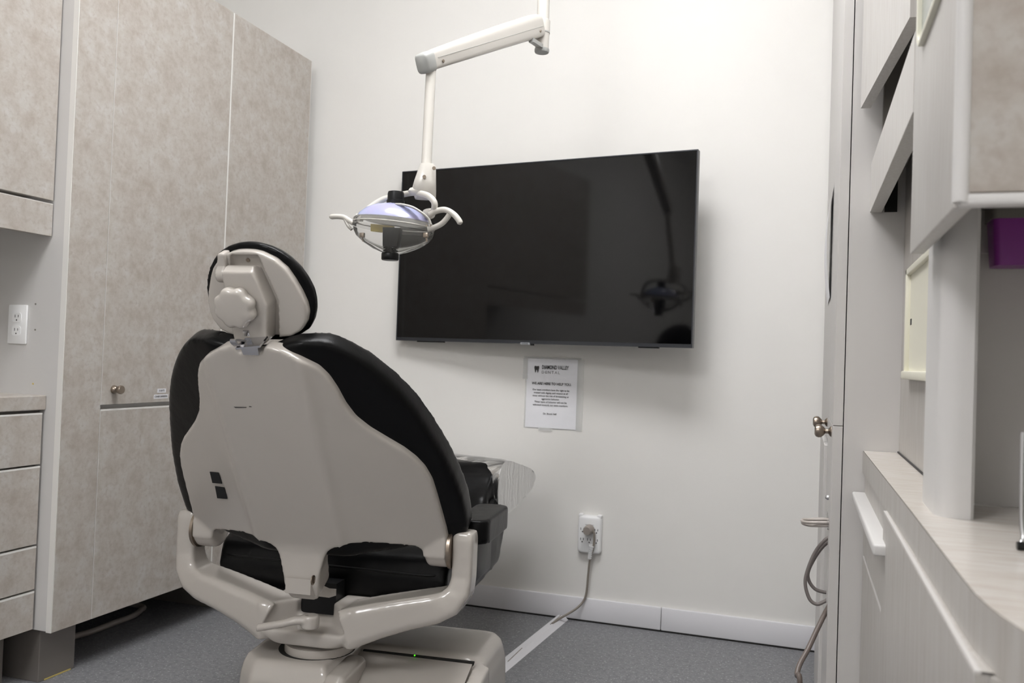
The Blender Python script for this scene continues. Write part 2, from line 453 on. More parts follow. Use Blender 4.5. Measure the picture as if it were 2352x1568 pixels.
for args in ((0, .004, zbot+.0125, ztop), (TVW-.004, TVW, zbot+.0125, ztop), (.004, TVW-.004, ztop-.004, ztop)):
    b2 = tvbox(args[0], args[1], -.002, .0015, args[2], args[3]); me = bpy.data.meshes.new('t'); b2.to_mesh(me); b2.free(); bm.from_mesh(me); bpy.data.meshes.remove(me)
put('bezel', bm, 'tv_bezel', tv, False)
uc = TVW*.478
lp = put('logo_plate', tvbox(uc-.019, uc+.019, .0016, .004, zbot-.0035, zbot+.0045), 'logo_grey', tv, False)
t = text_obj('lettering', 'SAMSUNG', 'ink', .0058, 1.0, 0)
t.parent = lp
rot = Matrix((( ux.x, 0, uy.x, 0), (ux.y, 0, uy.y, 0), (0, 1, 0, 0), (0, 0, 0, 1)))
t.matrix_local = Matrix.Translation(tvp(uc, .0042, zbot+.0005)-Vector(tv['_w'])) @ rot
put('sensor', tvbox(uc+.021, uc+.032, -.01, .002, zbot-.006, zbot), 'black_plastic', tv, False)
bm = tvbox(TVW*.08, TVW*.18, -.02, -.004, zbot-.004, zbot)
put('foot_slot_cover', bm, 'black_plastic', tv, False)
put('foot_slot_cover', tvbox(TVW*.84, TVW*.9, -.02, -.004, zbot-.004, zbot), 'black_plastic', tv, False)
bm = tvbox(.12, TVW-.12, -.042, -.026, zbot+.1, ztop-.16)
box(bm, (-1.25, YB-.012, 1.15), (-.75, YB-.0003, 1.45)); 
tube(bm, [(-1.0, YB-.01, 1.3), tvp(TVW*.55, -.04, 1.3)], .02)
put('mount', bm, 'black_plastic', tv, False)

# taped notice
nx0, nx1 = at(1208, 830, 1, YB).x, at(1332, 830, 1, YB).x
nz1, nz0 = at(1270, 822, 1, YB).z, at(1270, 986, 1, YB).z
nc = (nx0+nx1)/2
no = thing('notice_sheet', 'white printed notice taped to the wall below the television', 'notice', (nc, YB, nz0))
W_, H_ = nx1-nx0, nz1-nz0
bm = BM(); nseg = 16
rows = []
for j in range(2):
    rows.append([(nx0+.006+(W_-.012)*i/nseg, YB-.002-.0015*math.sin(i/nseg*PI*2.3)**2, nz0+.004+(H_-.008)*j) for i in range(nseg+1)])
loft(bm, rows, False, False)
put('sheet', bm, 'paper', no)
bm = BM(); box(bm, (nx0, YB-.0009, nz0), (nx1, YB-.0003, nz1)); put('sleeve_back', bm, 'sleeve', no, False)
for (px0, py0, px1, py1) in ((1205, 818, 1336, 827), (1203, 822, 1212, 870), (1328, 826, 1337, 990), (1238, 981, 1268, 990)):
    p, q = at(px0, py0, 1, YB), at(px1, py1, 1, YB)
    bm = BM(); box(bm, (p.x, YB-.0044, q.z), (q.x, YB-.004, p.z)); put('tape', bm, 'sleeve', no, False)
def notice(s, fx, fz, size, sx=1.0, bold=0.0, m='ink', align='CENTER', sp=1.0):
    t = text_obj('lettering', s, m, size, sx, bold, align, .0001, sp)
    t.parent = no
    t.matrix_local = Matrix.Translation(Vector((nx0+W_*fx, YB-.0045, nz1-H_*fz))-Vector(no['_w'])) @ Matrix(((1, 0, 0, 0), (0, 0, -1, 0), (0, 1, 0, 0), (0, 0, 0, 1)))
notice('DIAMOND VALLEY', .31, .135, .0205, .62, .0005, 'ink', 'LEFT')
notice('DENTAL', .305, .205, .0155, 1.02, -.0001, 'ink_light', 'LEFT', 1.35)
notice('WE ARE HERE TO HELP YOU.', .50, .365, .0132, .92, .0003)
for k, s in enumerate(('Our team members have the right to be', 'treated with dignity and respect at all', 'times without the risk of threatening or', 'aggressive behavior.', 'These types of behavior will not be', 'tolerated towards our team members.')):
    notice(s, .49, .452+k*.0425, .0092, .98, .0001)
notice('Dr. Brock Hall', .485, .785, .0095, .95, .0001)
# tooth emblem
tooth = [(-.5, .62), (-.36, .72), (-.12, .66), (0, .6), (.14, .66), (.36, .72), (.5, .6), (.54, .3), (.46, -.05), (.4, -.4), (.3, -.72), (.18, -.7), (.12, -.4), (.05, -.14), (-.05, -.14), (-.12, -.4), (-.18, -.7), (-.3, -.72), (-.4, -.4), (-.46, -.05), (-.54, .3)]
bm = BM(); cx, cz, sc_ = nx0+W_*.215, nz1-H_*.165, .0185
f = bm.faces.new([bm.verts.new((cx+x*sc_*1.0, YB-.0046, cz+z*sc_)) for x, z in tooth]); bmesh.ops.triangulate(bm, faces=[f])
put('tooth_emblem', bm, 'ink', no, False)

# six-way socket adapter with plug
ox, oz = at(1357, 1225, 1, YB).x, at(1357, 1225, 1, YB).z
ad = thing('socket_adapter', 'white six-way plug adapter low on the back wall', 'socket', (ox, YB, oz))
w2, h2 = .0445, .0695
bm = BM()
loft(bm, [[(ox+x, YB-d, oz+z) for x, z in rrect(-w2+s, w2-s, -h2+s, h2-s, .012)] for d, s in ((0, 0), (.018, 0), (.024, .002), (.027, .006))])
put('body', bm, 'white_plastic', ad)
for sgn in (-1, 1):
    bm = BM(); box(bm, (ox+sgn*.036-.0085, YB-.024, oz+h2-.006), (ox+sgn*.036+.0085, YB-.0002, oz+h2+.006), .004); put('mounting_ear', bm, 'white_plastic', ad)
bm = BM()
for rz in (.016, -.022):
    for cx in (-.027, 0, .027):
        for dx in (-.0055, .0055): box(bm, (ox+cx+dx-.0011, YB-.0274, oz+rz), (ox+cx+dx+.0011, YB-.0268, oz+rz+.0085))
        lathe(bm, [(.0026, 0), (.0026, .0006)], (ox+cx+.001, YB-.0268, oz+rz-.006), (0, -1, 0), 10)
put('slots', bm, 'ink', ad, False)
bm = BM(); box(bm, (ox-.017, YB-.0274, oz+.037), (ox+.017, YB-.0269, oz+.0385)); put('embossed_line', bm, 'logo_grey', ad, False)

pc = thing('power_cord', 'taupe power cord hanging from the wall adapter to the floor channel', 'cord', (ox, YB-.03, 0))
pp = at(1351, 1216, 1, YB-.045)
bm = BM(); lathe(bm, [(.017, 0), (.0195, .006), (.0185, .02), (.016, .032), (.0148, .035)], (pp.x+.004, YB-.0276, pp.z), (-.18, -1, -.08), 22)
put('plug', bm, 'plug_grey', pc)
q0 = Vector((pp.x+.004, YB-.048, pp.z))
pts = [q0+Vector((.012, 0, .002)), at(1365, 1228, 1, YB-.045), at(1363, 1255, 1, YB-.04), at(1355, 1285, 1, YB-.03), at(1351, 1320, 1, YB-.024), at(1347, 1360, 1, YB-.022), at(1340, 1380, 1, YB-.024),
       at(1325, 1396, 1, YB-.04), at(1303, 1410, 1, YB-.06), at(1285, 1420, 2, .02), at(1268, 1432, 2, .014)]
bm = BM(); tube(bm, spline(pts, 8), .0042, 10); put('cable', bm, 'cord_grey', pc)
bm = BM()
pa, pb = at(1359, 1252, 1, YB-.04), at(1354, 1283, 1, YB-.03)
for k in range(7):
    c = pa.lerp(pb, k/7); c2 = pa.lerp(pb, (k+.72)/7); r = .0105-.0006*k
    tube(bm, [c, c2], r, 12)
tube(bm, [pa, pb], .0062, 10)
put('ribbed_tag', bm, 'white_plastic', pc)
# floor channel
c0, c1 = at(1294, 1416, 2, 0.0), at(1150, 1535, 2, 0.0)
c0 = Vector((c0.x, YB-.016, 0)); dirc = (c1-c0).normalized(); pr = Vector((dirc.y, -dirc.x, 0))
bm = BM(); prof = [(-.027, 0), (-.013, .014), (.013, .014), (.027, 0)]
ends = [c0, c1 + dirc*.12]
loft(bm, [[e + pr*x + Vector((0, 0, z)) for x, z in prof] for e in ends])
ch_ = thing('cord_channel', 'white floor cable channel running from the baseboard to the chair base', 'cable channel', (c0.x, c0.y, 0))
put('channel', bm, 'trim', ch_, False)
for s0, s1, o1, o2 in ((.0, .13, .002, -.001), (.42, .56, -.004, -.0105)):
    bm = BM(); a = c0+dirc*s0; b = c0+dirc*s1
    tube(bm, [a+pr*o1+Vector((0, 0, .0138)), b+pr*o2+Vector((0, 0, .0138))], .0016, 8)
    put('split_line', bm, 'cord_grey', ch_, False)

# ================================================================== RIGHT: tall cabinet
XA, YA = .066, 2.05
rt = thing('tall_cabinet', 'tall pale grey cabinet at the right end of the back wall', 'cabinet', (.35, 2.6, 0))
bm = BM(); box(bm, (XA+.0225, YA, .16), (XR-.002, YB-.006, 2.30)); put('carcass', bm, 'melamine', rt, False)
bm = BM(); box(bm, (.16, YA+.03, 0), (XR-.002, YB-.1, .159)); put('plinth', bm, 'toe', rt, False)
YS = 2.42
du = []
for (y0, y1, z0, z1) in ((YA, YS-.001, .8575, 2.30), (YS+.001, YB-.012, .797, 2.30), (YA, YS-.001, .16, .856)):
    bm = BM(); box(bm, (XA, y0, z0), (XA+.0205, y1, z1), .0005, 1); du.append(put('door', bm, 'melamine', rt, False))
bm = BM(); box(bm, (XA-.008, YS+.002, .02), (XA+.0125, 2.93, .783), .0012, 1)
du.append(put('door', bm, 'melamine', rt, False))
for (kx, ky, kd) in ((1890, 969, 2.50), (1899, 990, 2.14)):
    p = at(kx, ky, 1, kd); d = du[1] if kd > 2.4 else du[2]
    bm = BM(); lathe(bm, [(.0125, 0), (.0115, .003), (.0055, .007), (.0052, .013), (.0095, .0165), (.0145, .022), (.0155, .028), (.0135, .034), (.0085, .037)], (XA, kd, p.z), (-1, 0, 0), 24)
    put('knob', bm, 'nickel', d)
# papers taped on the far door
bm = BM()
z_t, z_b = at(1912, 440, 1, 2.6).z, at(1916, 690, 1, 2.6).z
rows = [[(XA-.003-.012*math.sin(j/8*PI), 2.48+.28*i, z_b+(z_t-z_b)*j/8) for i in (0, 1)] for j in range(9)]
loft(bm, rows, False, False); put('taped_sheet', bm, 'paper', du[1], True)

# hose bundle on the tall cabinet
hb = thing('hose_bundle', 'grey coiled hoses hanging on the front of the right tall cabinet', 'hose', (XA, 2.2, .5))
YH = 2.18
def hp(px, py, y=YH): return at(px, py, 1, y)
XW = 1908
bm = BM(); tube(bm, spline([hp(1915, 1233), hp(1897, 1238), hp(1872, 1268), hp(1853, 1315), hp(1850, 1345), hp(1860, 1376), hp(1876, 1387), hp(1891, 1382), hp(1905, 1374)], 8), .0042, 10); put('hose', bm, 'cable_dark', hb)
bm = BM(); tube(bm, spline([hp(1915, 1240, 2.2), hp(1897, 1248, 2.2), hp(1876, 1273, 2.2), hp(1857, 1310, 2.2), hp(1858, 1333, 2.2), hp(1872, 1352, 2.2), hp(1891, 1359, 2.2), hp(1905, 1360, 2.2)], 8), .0042, 10); put('hose', bm, 'cable_dark', hb)
bm = BM(); tube(bm, spline([hp(1908, 1193), hp(1870, 1193), hp(1843, 1193, 2.2), hp(1852, 1199, 2.16), hp(1908, 1200, 2.15)], 8), .0036, 10); put('hose', bm, 'cable_pale', hb)
bm = BM(); tube(bm, spline([hp(1908, 1192, 2.25), hp(1870, 1191.5, 2.25), hp(1843, 1199, 2.22), hp(1860, 1206, 2.17), hp(1908, 1207, 2.15)], 8), .0036, 10); put('hose', bm, 'cable_pale', hb)
bm = BM(); tube(bm, spline([hp(1908, 1385, 2.1), hp(1893, 1412, 2.1), hp(1876, 1447, 2.08), hp(1856, 1490, 2.05), hp(1837, 1525, 2.02), hp(1831, 1550, 2.0), hp(1838, 1580, 1.98), (.02, 2.05, .012), (.1, 2.2, .012)], 8), .0058, 10); put('hose', bm, 'hose_brown', hb)
for y in (2.14, 2.2, 2.26):
    bm = BM(); box(bm, (XA-.004, y-.012, hp(1905, 1208).z), (XA, y+.012, hp(1905, 1188).z), .001); put('clip', bm, 'shield', hb, False)
bm = BM(); p = hp(1902, 1142, 2.2); lathe(bm, [(.006, 0), (.006, .004), (.003, .008)], (XA, 2.2, p.z), (-1, 0, 0), 14); put('hook', bm, 'chrome', hb)

# ================================================================== RIGHT: ledge run
ZL = .806                                            # worktop height
XF, XB = .130, .195                                  # front edge, panel behind
YN = .97
# ledge worktop with rounded near end
poly = [(XB+.005, YA-.001), (XF, YA-.001)]
for (px, py) in ((2233, 1355),): pass
crv = [at(px, py, 2, ZL) for px, py in ((2210, 1325), (2240, 1362), (2270, 1390), (2300, 1413), (2352, 1448), (2420, 1492), (2500, 1540))]
poly += [(XF+.004, 1.2)] + [(p.x, p.y) for p in crv] + [(.6, .56), (.6, 1.3), (XB+.005, 1.3)]
bm = BM(); prism(bm, poly, lambda x, y: (x, y, ZL-.045), lambda x, y: (x, y, ZL))
lt = put('worktop', bm, 'linen_top', None, False)
tag(lt, 'pale linen-look worktop with rounded end along the right side', 'worktop')
bm = BM()
P2 = poly[1:-3]
outer = [Vector((x, y, 0)) for x, y in P2]
for i, (a, b) in enumerate(zip(outer[:-1], outer[1:])):
    n = Vector(((b-a).y, -(b-a).x, 0)).normalized()*-.0012
    if n.x > 0: n = -n
    vs = [bm.verts.new(p) for p in (a+n+Vector((0, 0, ZL-.046)), b+n+Vector((0, 0, ZL-.046)), b+n+Vector((0, 0, ZL-.0005)), a+n+Vector((0, 0, ZL-.0005)))]
    bm.faces.new(vs)
bmesh.ops.remove_doubles(bm, verts=bm.verts, dist=.002)
put('front_edge', bm, 'linen', lt, True)

bcab = thing('base_cabinet', 'linen-look base cabinet with white pull below the right worktop', 'cabinet', (.35, 1.4, 0))
bm = BM(); box(bm, (XF+.024, .83, .10), (XR-.1, YA-.002, ZL-.0465)); put('carcass', bm, 'melamine', bcab, False)
bm = BM(); box(bm, (.2, .85, 0), (.6, YA-.01, .10)); put('plinth', bm, 'toe', bcab, False)
gz = at(2037, 1188.5, 0, XF+.006).z
yh0 = at(2037, 1188.5, 0, XF+.006).y
zh_b = at(1974.7, 1271.3, 1, YA).z
yl = at(2025, 1437, 0, XF+.006).y
def front(name, y0, y1, z0, z1, etop=True, enear=False, x0=XF+.004):
    bm = BM(); box(bm, (x0, y0, z0), (x0+.018, y1, z1), .001, 1); d = put(name, bm, 'linen', bcab, False)
    if etop:
        bm = BM(); box(bm, (x0+.0002, y0, z1), (x0+.0175, y1, z1+.0015)); put('edge_strip', bm, 'melamine', d, False)
    return d
ys = at(2033, 1250, 0, XF).y
f0 = front('drawer', ys+.002, YA-.004, zh_b+.005, ZL-.050, False)
front('door', ys+.002, YA-.004, .16, zh_b-.004)
yn0 = at(2238, 1523, 0, XF-.004).y
zdt = at(2233, 1526, 0, XF-.002).z
front('door', yn0, ys-.002, .16, zdt, True, False, XF-.004)
bm = BM(); box(bm, (XF+.0008, yn0, zdt+.0018), (XF+.02, ys, ZL-.0465)); put('apron', bm, 'linen', bcab, False)
bm = BM()
loft(bm, [[(XF+.006, yn0-.0025, z)]+[(p.x+.004, p.y+.003, z) for p in crv if p.y < yn0-.008]+[(.6, .6, z), (.6, yn0-.003, z)] for z in (.02, ZL-.0465)])
put('end_panel', bm, 'linen', bcab)
# pull
bm = BM()
pf = at(1963, 1127, 1, YA)
hy0, hy1 = at(2014, 1236, 0, .1135).y, YA-.01
zt = pf.z
box(bm, (.1085, hy0, zt-.018), (XF+.0095, hy1, zt), .004, 3)
put('pull', bm, 'melamine_w', f0)

# panel behind the ledge
zU = .98+.346
bm = BM(); box(bm, (XB+.006, 1.33, ZL), (XB+.03, YA-.001, 2.0))
tag(put('splash_panel', bm, 'linen', None, False), 'linen-look back panel standing on the right worktop', 'panel')
bm = BM(); box(bm, (XB+.003, 1.335, ZL), (XB+.0055, YA-.002, ZL+.003)); tag(put('seal_strip', bm, 'ink', None, False), 'thin dark seal line where back panel meets right worktop', 'seal')

# far wall cabinet with door ajar
w2c = thing('wall_cabinet', 'pale wall cabinet with its door ajar over the right worktop', 'cabinet', (.2, 1.7, 1.32))
zf0, zf1 = at(2000.4, 488.6, 1, YA).z, at(2000, 375, 1, YA).z
XU = .130
bm = BM(); box(bm, (XU, 1.262, zf0), (XU+.024, YA-.0015, zf1), .0008, 1); put('fascia', bm, 'linen_pale', w2c, False)
bm = BM(); box(bm, (.150, YA-.03, zf1), (XB+.004, YA-.004, 1.99)); put('gable', bm, 'inner', w2c, False)
bm = BM()
box(bm, (XU+.026, 1.345, zf1-.012), (XB+.0045, YA-.0015, zf1-.0005)); put('shelf', bm, 'inner', w2c, False); bm = BM(); box(bm, (XU+.026, 1.345, 2.0), (XB+.0045, YA-.0015, 2.02))
put('top_board', bm, 'inner', w2c, False)
zd = at(1977, 249, 1, YA-.02).z
dfree = at(1977, 249, 1, YA-.02)
dnear = at(2089.7, 39.8, 2, dfree.z)
dv = Vector((dnear.x-dfree.x, dnear.y-dfree.y, 0)); dl = dv.length; dv.normalize(); dn = Vector((-dv.y, dv.x, 0))
if dn.x < 0: dn = -dn
dl = min(dl, (dfree.y-1.265)/abs(dv.y))
bm = BM()
loft(bm, [[Vector((dfree.x, dfree.y, z)) + dv*a + dn*b for a, b in ((0, 0), (dl, 0), (dl, .0205), (0, .0205))] for z in (dfree.z, 2.0)])
put('door', bm, 'linen_pale', w2c, False)
bm = BM(); p = at(2045, 487, 1, YA); box(bm, (p.x-.012, YA-.003, p.z), (p.x+.0135, YA-.0002, p.z+.1)); put('cut_out', bm, 'dark_gap', w2c, False)

# cream dispenser recess
dp = thing('dispenser_tray', 'cream plastic recessed dispenser on the right back panel', 'dispenser', (XB, 1.8, .96))
XO = XB-.006
dy1 = at(2077, 740, 0, XO).y; dy0 = 1.40
dz0, dz1 = at(2073, 870, 0, XO).z, at(2080, 620, 0, XO).z
bm = BM()
box(bm, (XO, dy1-.016, dz0+.01), (XB+.0055, dy1, dz1), .002)
box(bm, (XO, dy0, dz1-.012), (XB+.0055, dy1, dz1), .002)
box(bm, (XO-.004, dy0, dz0), (XB+.0055, dy1, dz0+.016), .003)
box(bm, (XO, dy0, dz0+.01), (XB+.0055, dy0+.016, dz1), .002)
put('frame', bm, 'cream', dp)
bm = BM(); box(bm, (XB+.0025, dy0+.01, dz0+.01), (XB+.0057, dy1-.01, dz1-.01)); put('back_plate', bm, 'cream', dp, False)
p = at(2092, 739, 0, XB+.002); bm = BM(); box(bm, (XB+.0018, p.y-.01, p.z-.006), (XB+.0025, p.y+.01, p.z+.006)); put('slot', bm, 'ink', dp, False)

# near column
col_ = []
cx0, cx1, cy0, cy1 = .158, .199, 1.165, 1.315
sec = [(cx1, cy0+.004), (cx1-.004, cy0)] + arc2(cx0+.026, cy0+.026, .026, -PI/2, -PI, 8) + [(cx0-.001, 1.25)] + arc2(cx0+.02, cy1-.02, .02, PI, PI/2, 6) + [(cx1, cy1)]
bm = BM(); prism(bm, sec, lambda x, y: (x, y, ZL), lambda x, y: (x, y, 1.30))
tag(put('support_column', bm, 'melamine_w', None, True), 'white rounded support post standing on the right worktop', 'post')

# recess behind the column
rp = thing('recess_panel', 'dark shaded back panel of the open bay behind the white post', 'panel', (.4, 1.32, ZL))
bm = BM(); box(bm, (.2, 1.318, ZL), (.62, 1.33, 1.9)); put('board', bm, 'melamine', rp, False)
p = at(2240, 578, 1, 1.318); bm = BM(); box(bm, (.2, 1.31, p.z-.003), (.62, 1.3175, p.z+.003)); put('ledge', bm, 'melamine', rp, False)
bm = BM(); lathe(bm, [(.009, 0), (.008, .006)], (.204, 1.16, at(2226, 912, 1, 1.16).z), (1, 0, 0), 16)
bm.free()

# near upper cabinet, hollow underneath
XN = .130
nu = thing('wall_cabinet', 'near upper cabinet with stone-look end and rounded white window at top right', 'cabinet', (.38, 1.15, 1.15))
zb = at(2093, 581, 0, XN).z; yfar = at(2094, 420, 0, XN).y
ynr = at(2198, 300, 0, XN).y
zb2 = at(2352, 452, 1, ynr).z
# side with window
bm = BM(); box(bm, (XN, ynr+.012, zb), (XN+.0175, yfar, 2.0), .003, 2)
nside = put('side_panel', bm, 'linen_pale', nu)
bm = BM(); box(bm, (XN+.006, ynr, zb+.012), (.62, ynr+.018, 2.0), .004, 2); nend = put('end_panel', bm, 'stone', nu)
bm = BM()
tube(bm, [(XN+.005, ynr+.004, 2.0), (XN+.005, ynr+.004, zb+.004)], .0075, 14); box(bm, (XN+.003, ynr-.001, zb), (.62, ynr+.017, zb+.012), .004, 3)
put('corner_trim', bm, 'melamine_w', nu)
zsh = at(2276, 500, 1, 1.27).z+.0165
bm = BM(); box(bm, (XN+.02, ynr+.02, zsh), (.62, max(yfar, 1.315), zsh+.012)); put('shelf', bm, 'inner', nu, False)
# window trim
wz0 = at(2123, 103, 0, XN).z
wy1, wy0 = at(2118, 60, 0, XN).y, at(2170, -10, 0, XN).y
wy0 = wy1 - .19
def wr(d): return rrect(wy0+d, wy1-d, wz0+d, wz0+.30-d, .025-d*.5, 6)
bm = BM(); loft(bm, [[(XN-.0001, y, z) for y, z in wr(0)], [(XN-.006, y, z) for y, z in wr(.0005)], [(XN-.007, y, z) for y, z in wr(.003)], [(XN-.006, y, z) for y, z in wr(.007)], [(XN-.0001, y, z) for y, z in wr(.0075)]], False)
put('window_trim', bm, 'cream', nu)
bm = BM(); prism(bm, wr(.0065), lambda y, z: (XN-.0012, y, z), lambda y, z: (XN-.0002, y, z)); put('window_pane', bm, 'smoke', nu, False)

# purple container under the near cabinet
pb_ = thing('storage_tub', 'purple plastic tub hanging under the near right cabinet', 'tub', (.275, 1.26, 1.13))
yq = 1.27
pl_, pr_, pb2 = at(2276, 500, 1, yq), at(2352, 486, 1, yq), at(2277, 612, 1, yq)
bm = BM()
def tubring(z, g): return [(x, y, z) for x, y in rrect(pl_.x-g, pl_.x+.16+g, yq-.02-g, yq+.03+g, .008)]
loft(bm, [tubring(pb2.z, -.003), tubring(pl_.z-.012, 0), tubring(pl_.z-.004, .0005)])
put('tub', bm, 'purple', pb_)
bm = BM(); loft(bm, [tubring(pl_.z-.004, .003), tubring(pl_.z+.016, .003)]); put('rim', bm, 'bin_grey', pb_)

# chrome framed device at the right edge
cd = thing('desk_stand', 'chrome edged dark stand at the far right of the worktop', 'stand', (.25, 1.08, ZL))
yk = 1.05
pbk = at(2342, 1250, 2, ZL+.004); yk = pbk.y
tp = at(2347, 1060, 1, yk)
bm = BM(); tube(bm, spline([(tp.x, yk, tp.z+.03), (tp.x, yk, tp.z), (pbk.x+.001, yk, ZL+.03), (pbk.x+.002, yk-.004, ZL+.012), (pbk.x-.002, yk-.01, ZL+.004)], 6), .0022, 10); put('frame', bm, 'chrome', cd)
bm = BM(); lathe(bm, [(.004, -.004), (.0045, 0), (.004, .004)], (pbk.x-.001, yk-.012, ZL+.0047), (1, 0, 0), 12); put('foot', bm, 'black_plastic', cd)
bm = BM(); box(bm, (tp.x+.004, yk-.002, ZL+.016), (tp.x+.08, yk+.002, tp.z+.02), .001); put('dark_panel', bm, 'black_plastic', cd, False)

# ================================================================== DENTAL CHAIR
CH = thing('dental_chair', 'black vinyl dental chair with warm grey plastic back shell, seen from behind', 'dental chair', (-1.092, 1.858, 0), math.radians(6.5))
SB = Vector((0, -.124, .539)); ES = Vector((0, -.515, .857)); EN = Vector((0, -.857, -.515))
def sp(x, s, off): return SB + Vector((x, 0, 0)) + ES*s + EN*off
def lerp1(pts, x):
    x = abs(x)
    for (a, fa), (b, fb) in zip(pts[:-1], pts[1:]):
        if x <= b: return fa+(fb-fa)*((x-a)/(b-a) if b > a else 0)
    return pts[-1][1]
TOP = [(0, .508), (.026, .508), (.031, .520), (.040, .523), (.066, .516), (.10, .498), (.131, .471), (.146, .445), (.157, .412), (.166, .374), (.180, .338), (.203, .305), (.234, .271), (.262, .241), (.283, .212), (.298, .183), (.309, .145), (.314, .10), (.319, .045), (.323, 0.0), (.325, -.05)]
BOT = [(0, -.13), (.036, -.128), (.041, -.10), (.046, -.06), (.055, -.03), (.066, -.012), (.088, .001), (.11, .008), (.15, .004), (.2, -.012), (.25, -.030), (.275, -.054), (.285, -.075), (.292, -.092), (.303, -.105), (.316, -.10), (.325, -.06)]
def ss(a, b, x):
    t = max(0, min(1, (x-a)/(b-a))); return t*t*(3-2*t)
def shell_off(x, s):
    a = abs(x); d = max(0, a-.095)
    o = -d*.37 + .006*math.exp(-((a-.104)/.011)**2)
    o += .040*ss(-.0, -.10, s)*(1-ss(.05, .12, a))          # boss at the foot of the back
    o -= .010*ss(.35, .53, s)*0
    return o
def column_slab(fn_top, fn_bot, xs, back, front, rows=30):
    bm = BM(); G = []
    for side in (back, front):
        g = []
        for x in xs:
            t, b = fn_top(x), fn_bot(x)
            if t-b < .004: t = b+.004
            g.append([bm.verts.new(sp(x, b+(t-b)*k/rows, side(x, b+(t-b)*k/rows))) for k in range(rows+1)])
        G.append(g)
    A, B = G; n = len(xs)
    for i in range(n-1):
        for k in range(rows):
            bm.faces.new((A[i][k], A[i+1][k], A[i+1][k+1], A[i][k+1]))
            bm.faces.new((B[i][k+1], B[i+1][k+1], B[i+1][k], B[i][k]))
    for k in range(rows):
        for i, fl in ((0, 1), (n-1, 0)):
            q = (A[i][k], A[i][k+1], B[i][k+1], B[i][k])
            bm.faces.new(q if not fl else q[::-1])
    for i in range(n-1):
        bm.faces.new((A[i][0], B[i][0], B[i+1][0], A[i+1][0]))
        bm.faces.new((A[i][rows], A[i+1][rows], B[i+1][rows], B[i][rows]))
    return bm
xs = sorted(set([round(v, 4) for v in np.linspace(-.324, .324, 110)] + [s*p[0] for p in TOP+BOT for s in (-1, 1)]))
bm = column_slab(lambda x: lerp1(TOP, x), lambda x: lerp1(BOT, x), xs, lambda x, s: shell_off(x, s)+.004, lambda x, s: min(shell_off(x, s)-.03, -.03-max(0, abs(x)-.095)*.37))
for sg in (-1, 1):
    lathe(bm, [(.034, 0), (.044, .008), (.044, .055)], (sg*.268, -.004, .531), (sg, 0, 0), 32)
    box(bm, (sg*.268, -.05, .515), (sg*.323, .01, .56))
shell = put('back_shell', bm, 'plastic', CH); remesh(shell, .0038, 15)
# scuff and hook patches on the shell
bm = BM()
def on(x, s, e=.0008): return sp(x, s, shell_off(x, s)+.0042+e)
def px_shell(px, py):
    """shell point (x,s) below a photo pixel"""
    d = RM @ Vector(((px-1176)/F_PX, (784-py)/F_PX, -1.0))
    Mi = Matrix.Rotation(-math.radians(6.5), 3, 'Z')
    o = Mi @ (EYE - Vector(CH.location)); d = Mi @ d
    off = .004
    for _ in range(6):
        t = ((SB+EN*off-o).dot(EN))/d.dot(EN); q = o+d*t-SB
        x, s = q.x, q.dot(ES); off = shell_off(x, s)+.004
    return x, s
def patch(name, quad, m, sub=4, e=.0012, th=.0016):
    bm = BM(); C = [Vector(px_shell(*p)) for p in quad]
    for lvl in (e, e+th):
        pass
    g = [[[bm.verts.new(on(*((C[0].lerp(C[1], i/sub)).lerp(C[3].lerp(C[2], i/sub), j/sub)), e+l)) for j in range(sub+1)] for i in range(sub+1)] for l in (0, th)]
    for i in range(sub):
        for j in range(sub):
            for l in (0, 1): bm.faces.new((g[l][i][j], g[l][i+1][j], g[l][i+1][j+1], g[l][i][j+1]))
    for a in range(sub):
        for (p, q) in (((a, 0), (a+1, 0)), ((a, sub), (a+1, sub)), ((0, a), (0, a+1)), ((sub, a), (sub, a+1))):
            bm.faces.new((g[0][p[0]][p[1]], g[0][q[0]][q[1]], g[1][q[0]][q[1]], g[1][p[0]][p[1]]))
    o = put(name, bm, m, shell, False); return o
patch('hook_patch', [(483, 1082), (503, 1084), (511, 1109), (489, 1107)], 'matte_black', e=.001)
patch('hook_patch', [(495, 1115), (516, 1118), (523, 1144), (500, 1142)], 'matte_black', e=.001)
patch('scuff_mark', [(537, 933.5), (567, 934), (566, 935.6), (541, 936)], 'ink', e=.0003, th=.0003)
patch('scuff_mark', [(572, 932), (577, 932.5), (579, 934), (573, 934)], 'ink', e=.0003, th=.0003)

# back cushion
CTOP = [(0, .492), (.03, .498), (.06, .514), (.10, .523), (.15, .513), (.185, .486), (.215, .455), (.245, .414), (.27, .371), (.296, .316), (.318, .251), (.340, .181), (.353, .126), (.363, .07), (.367, .02), (.367, -.02)]
CBOT = [(0, -.045), (.25, -.045), (.32, -.045), (.35, -.04), (.367, -.03)]
xs = [round(v, 4) for v in np.linspace(-.3668, .3668, 200)]
def cback(x, s): return -max(0, abs(x)-.095)*.37-.010
bm = column_slab(lambda x: lerp1(CTOP, x)+.004, lambda x: lerp1(CBOT, x), xs, cback, lambda x, s: cback(x, s)-.052-.012*ss(.5, .2, s))
cu = put('back_cushion', bm, 'vinyl', CH); remesh(cu, .0055, 34)

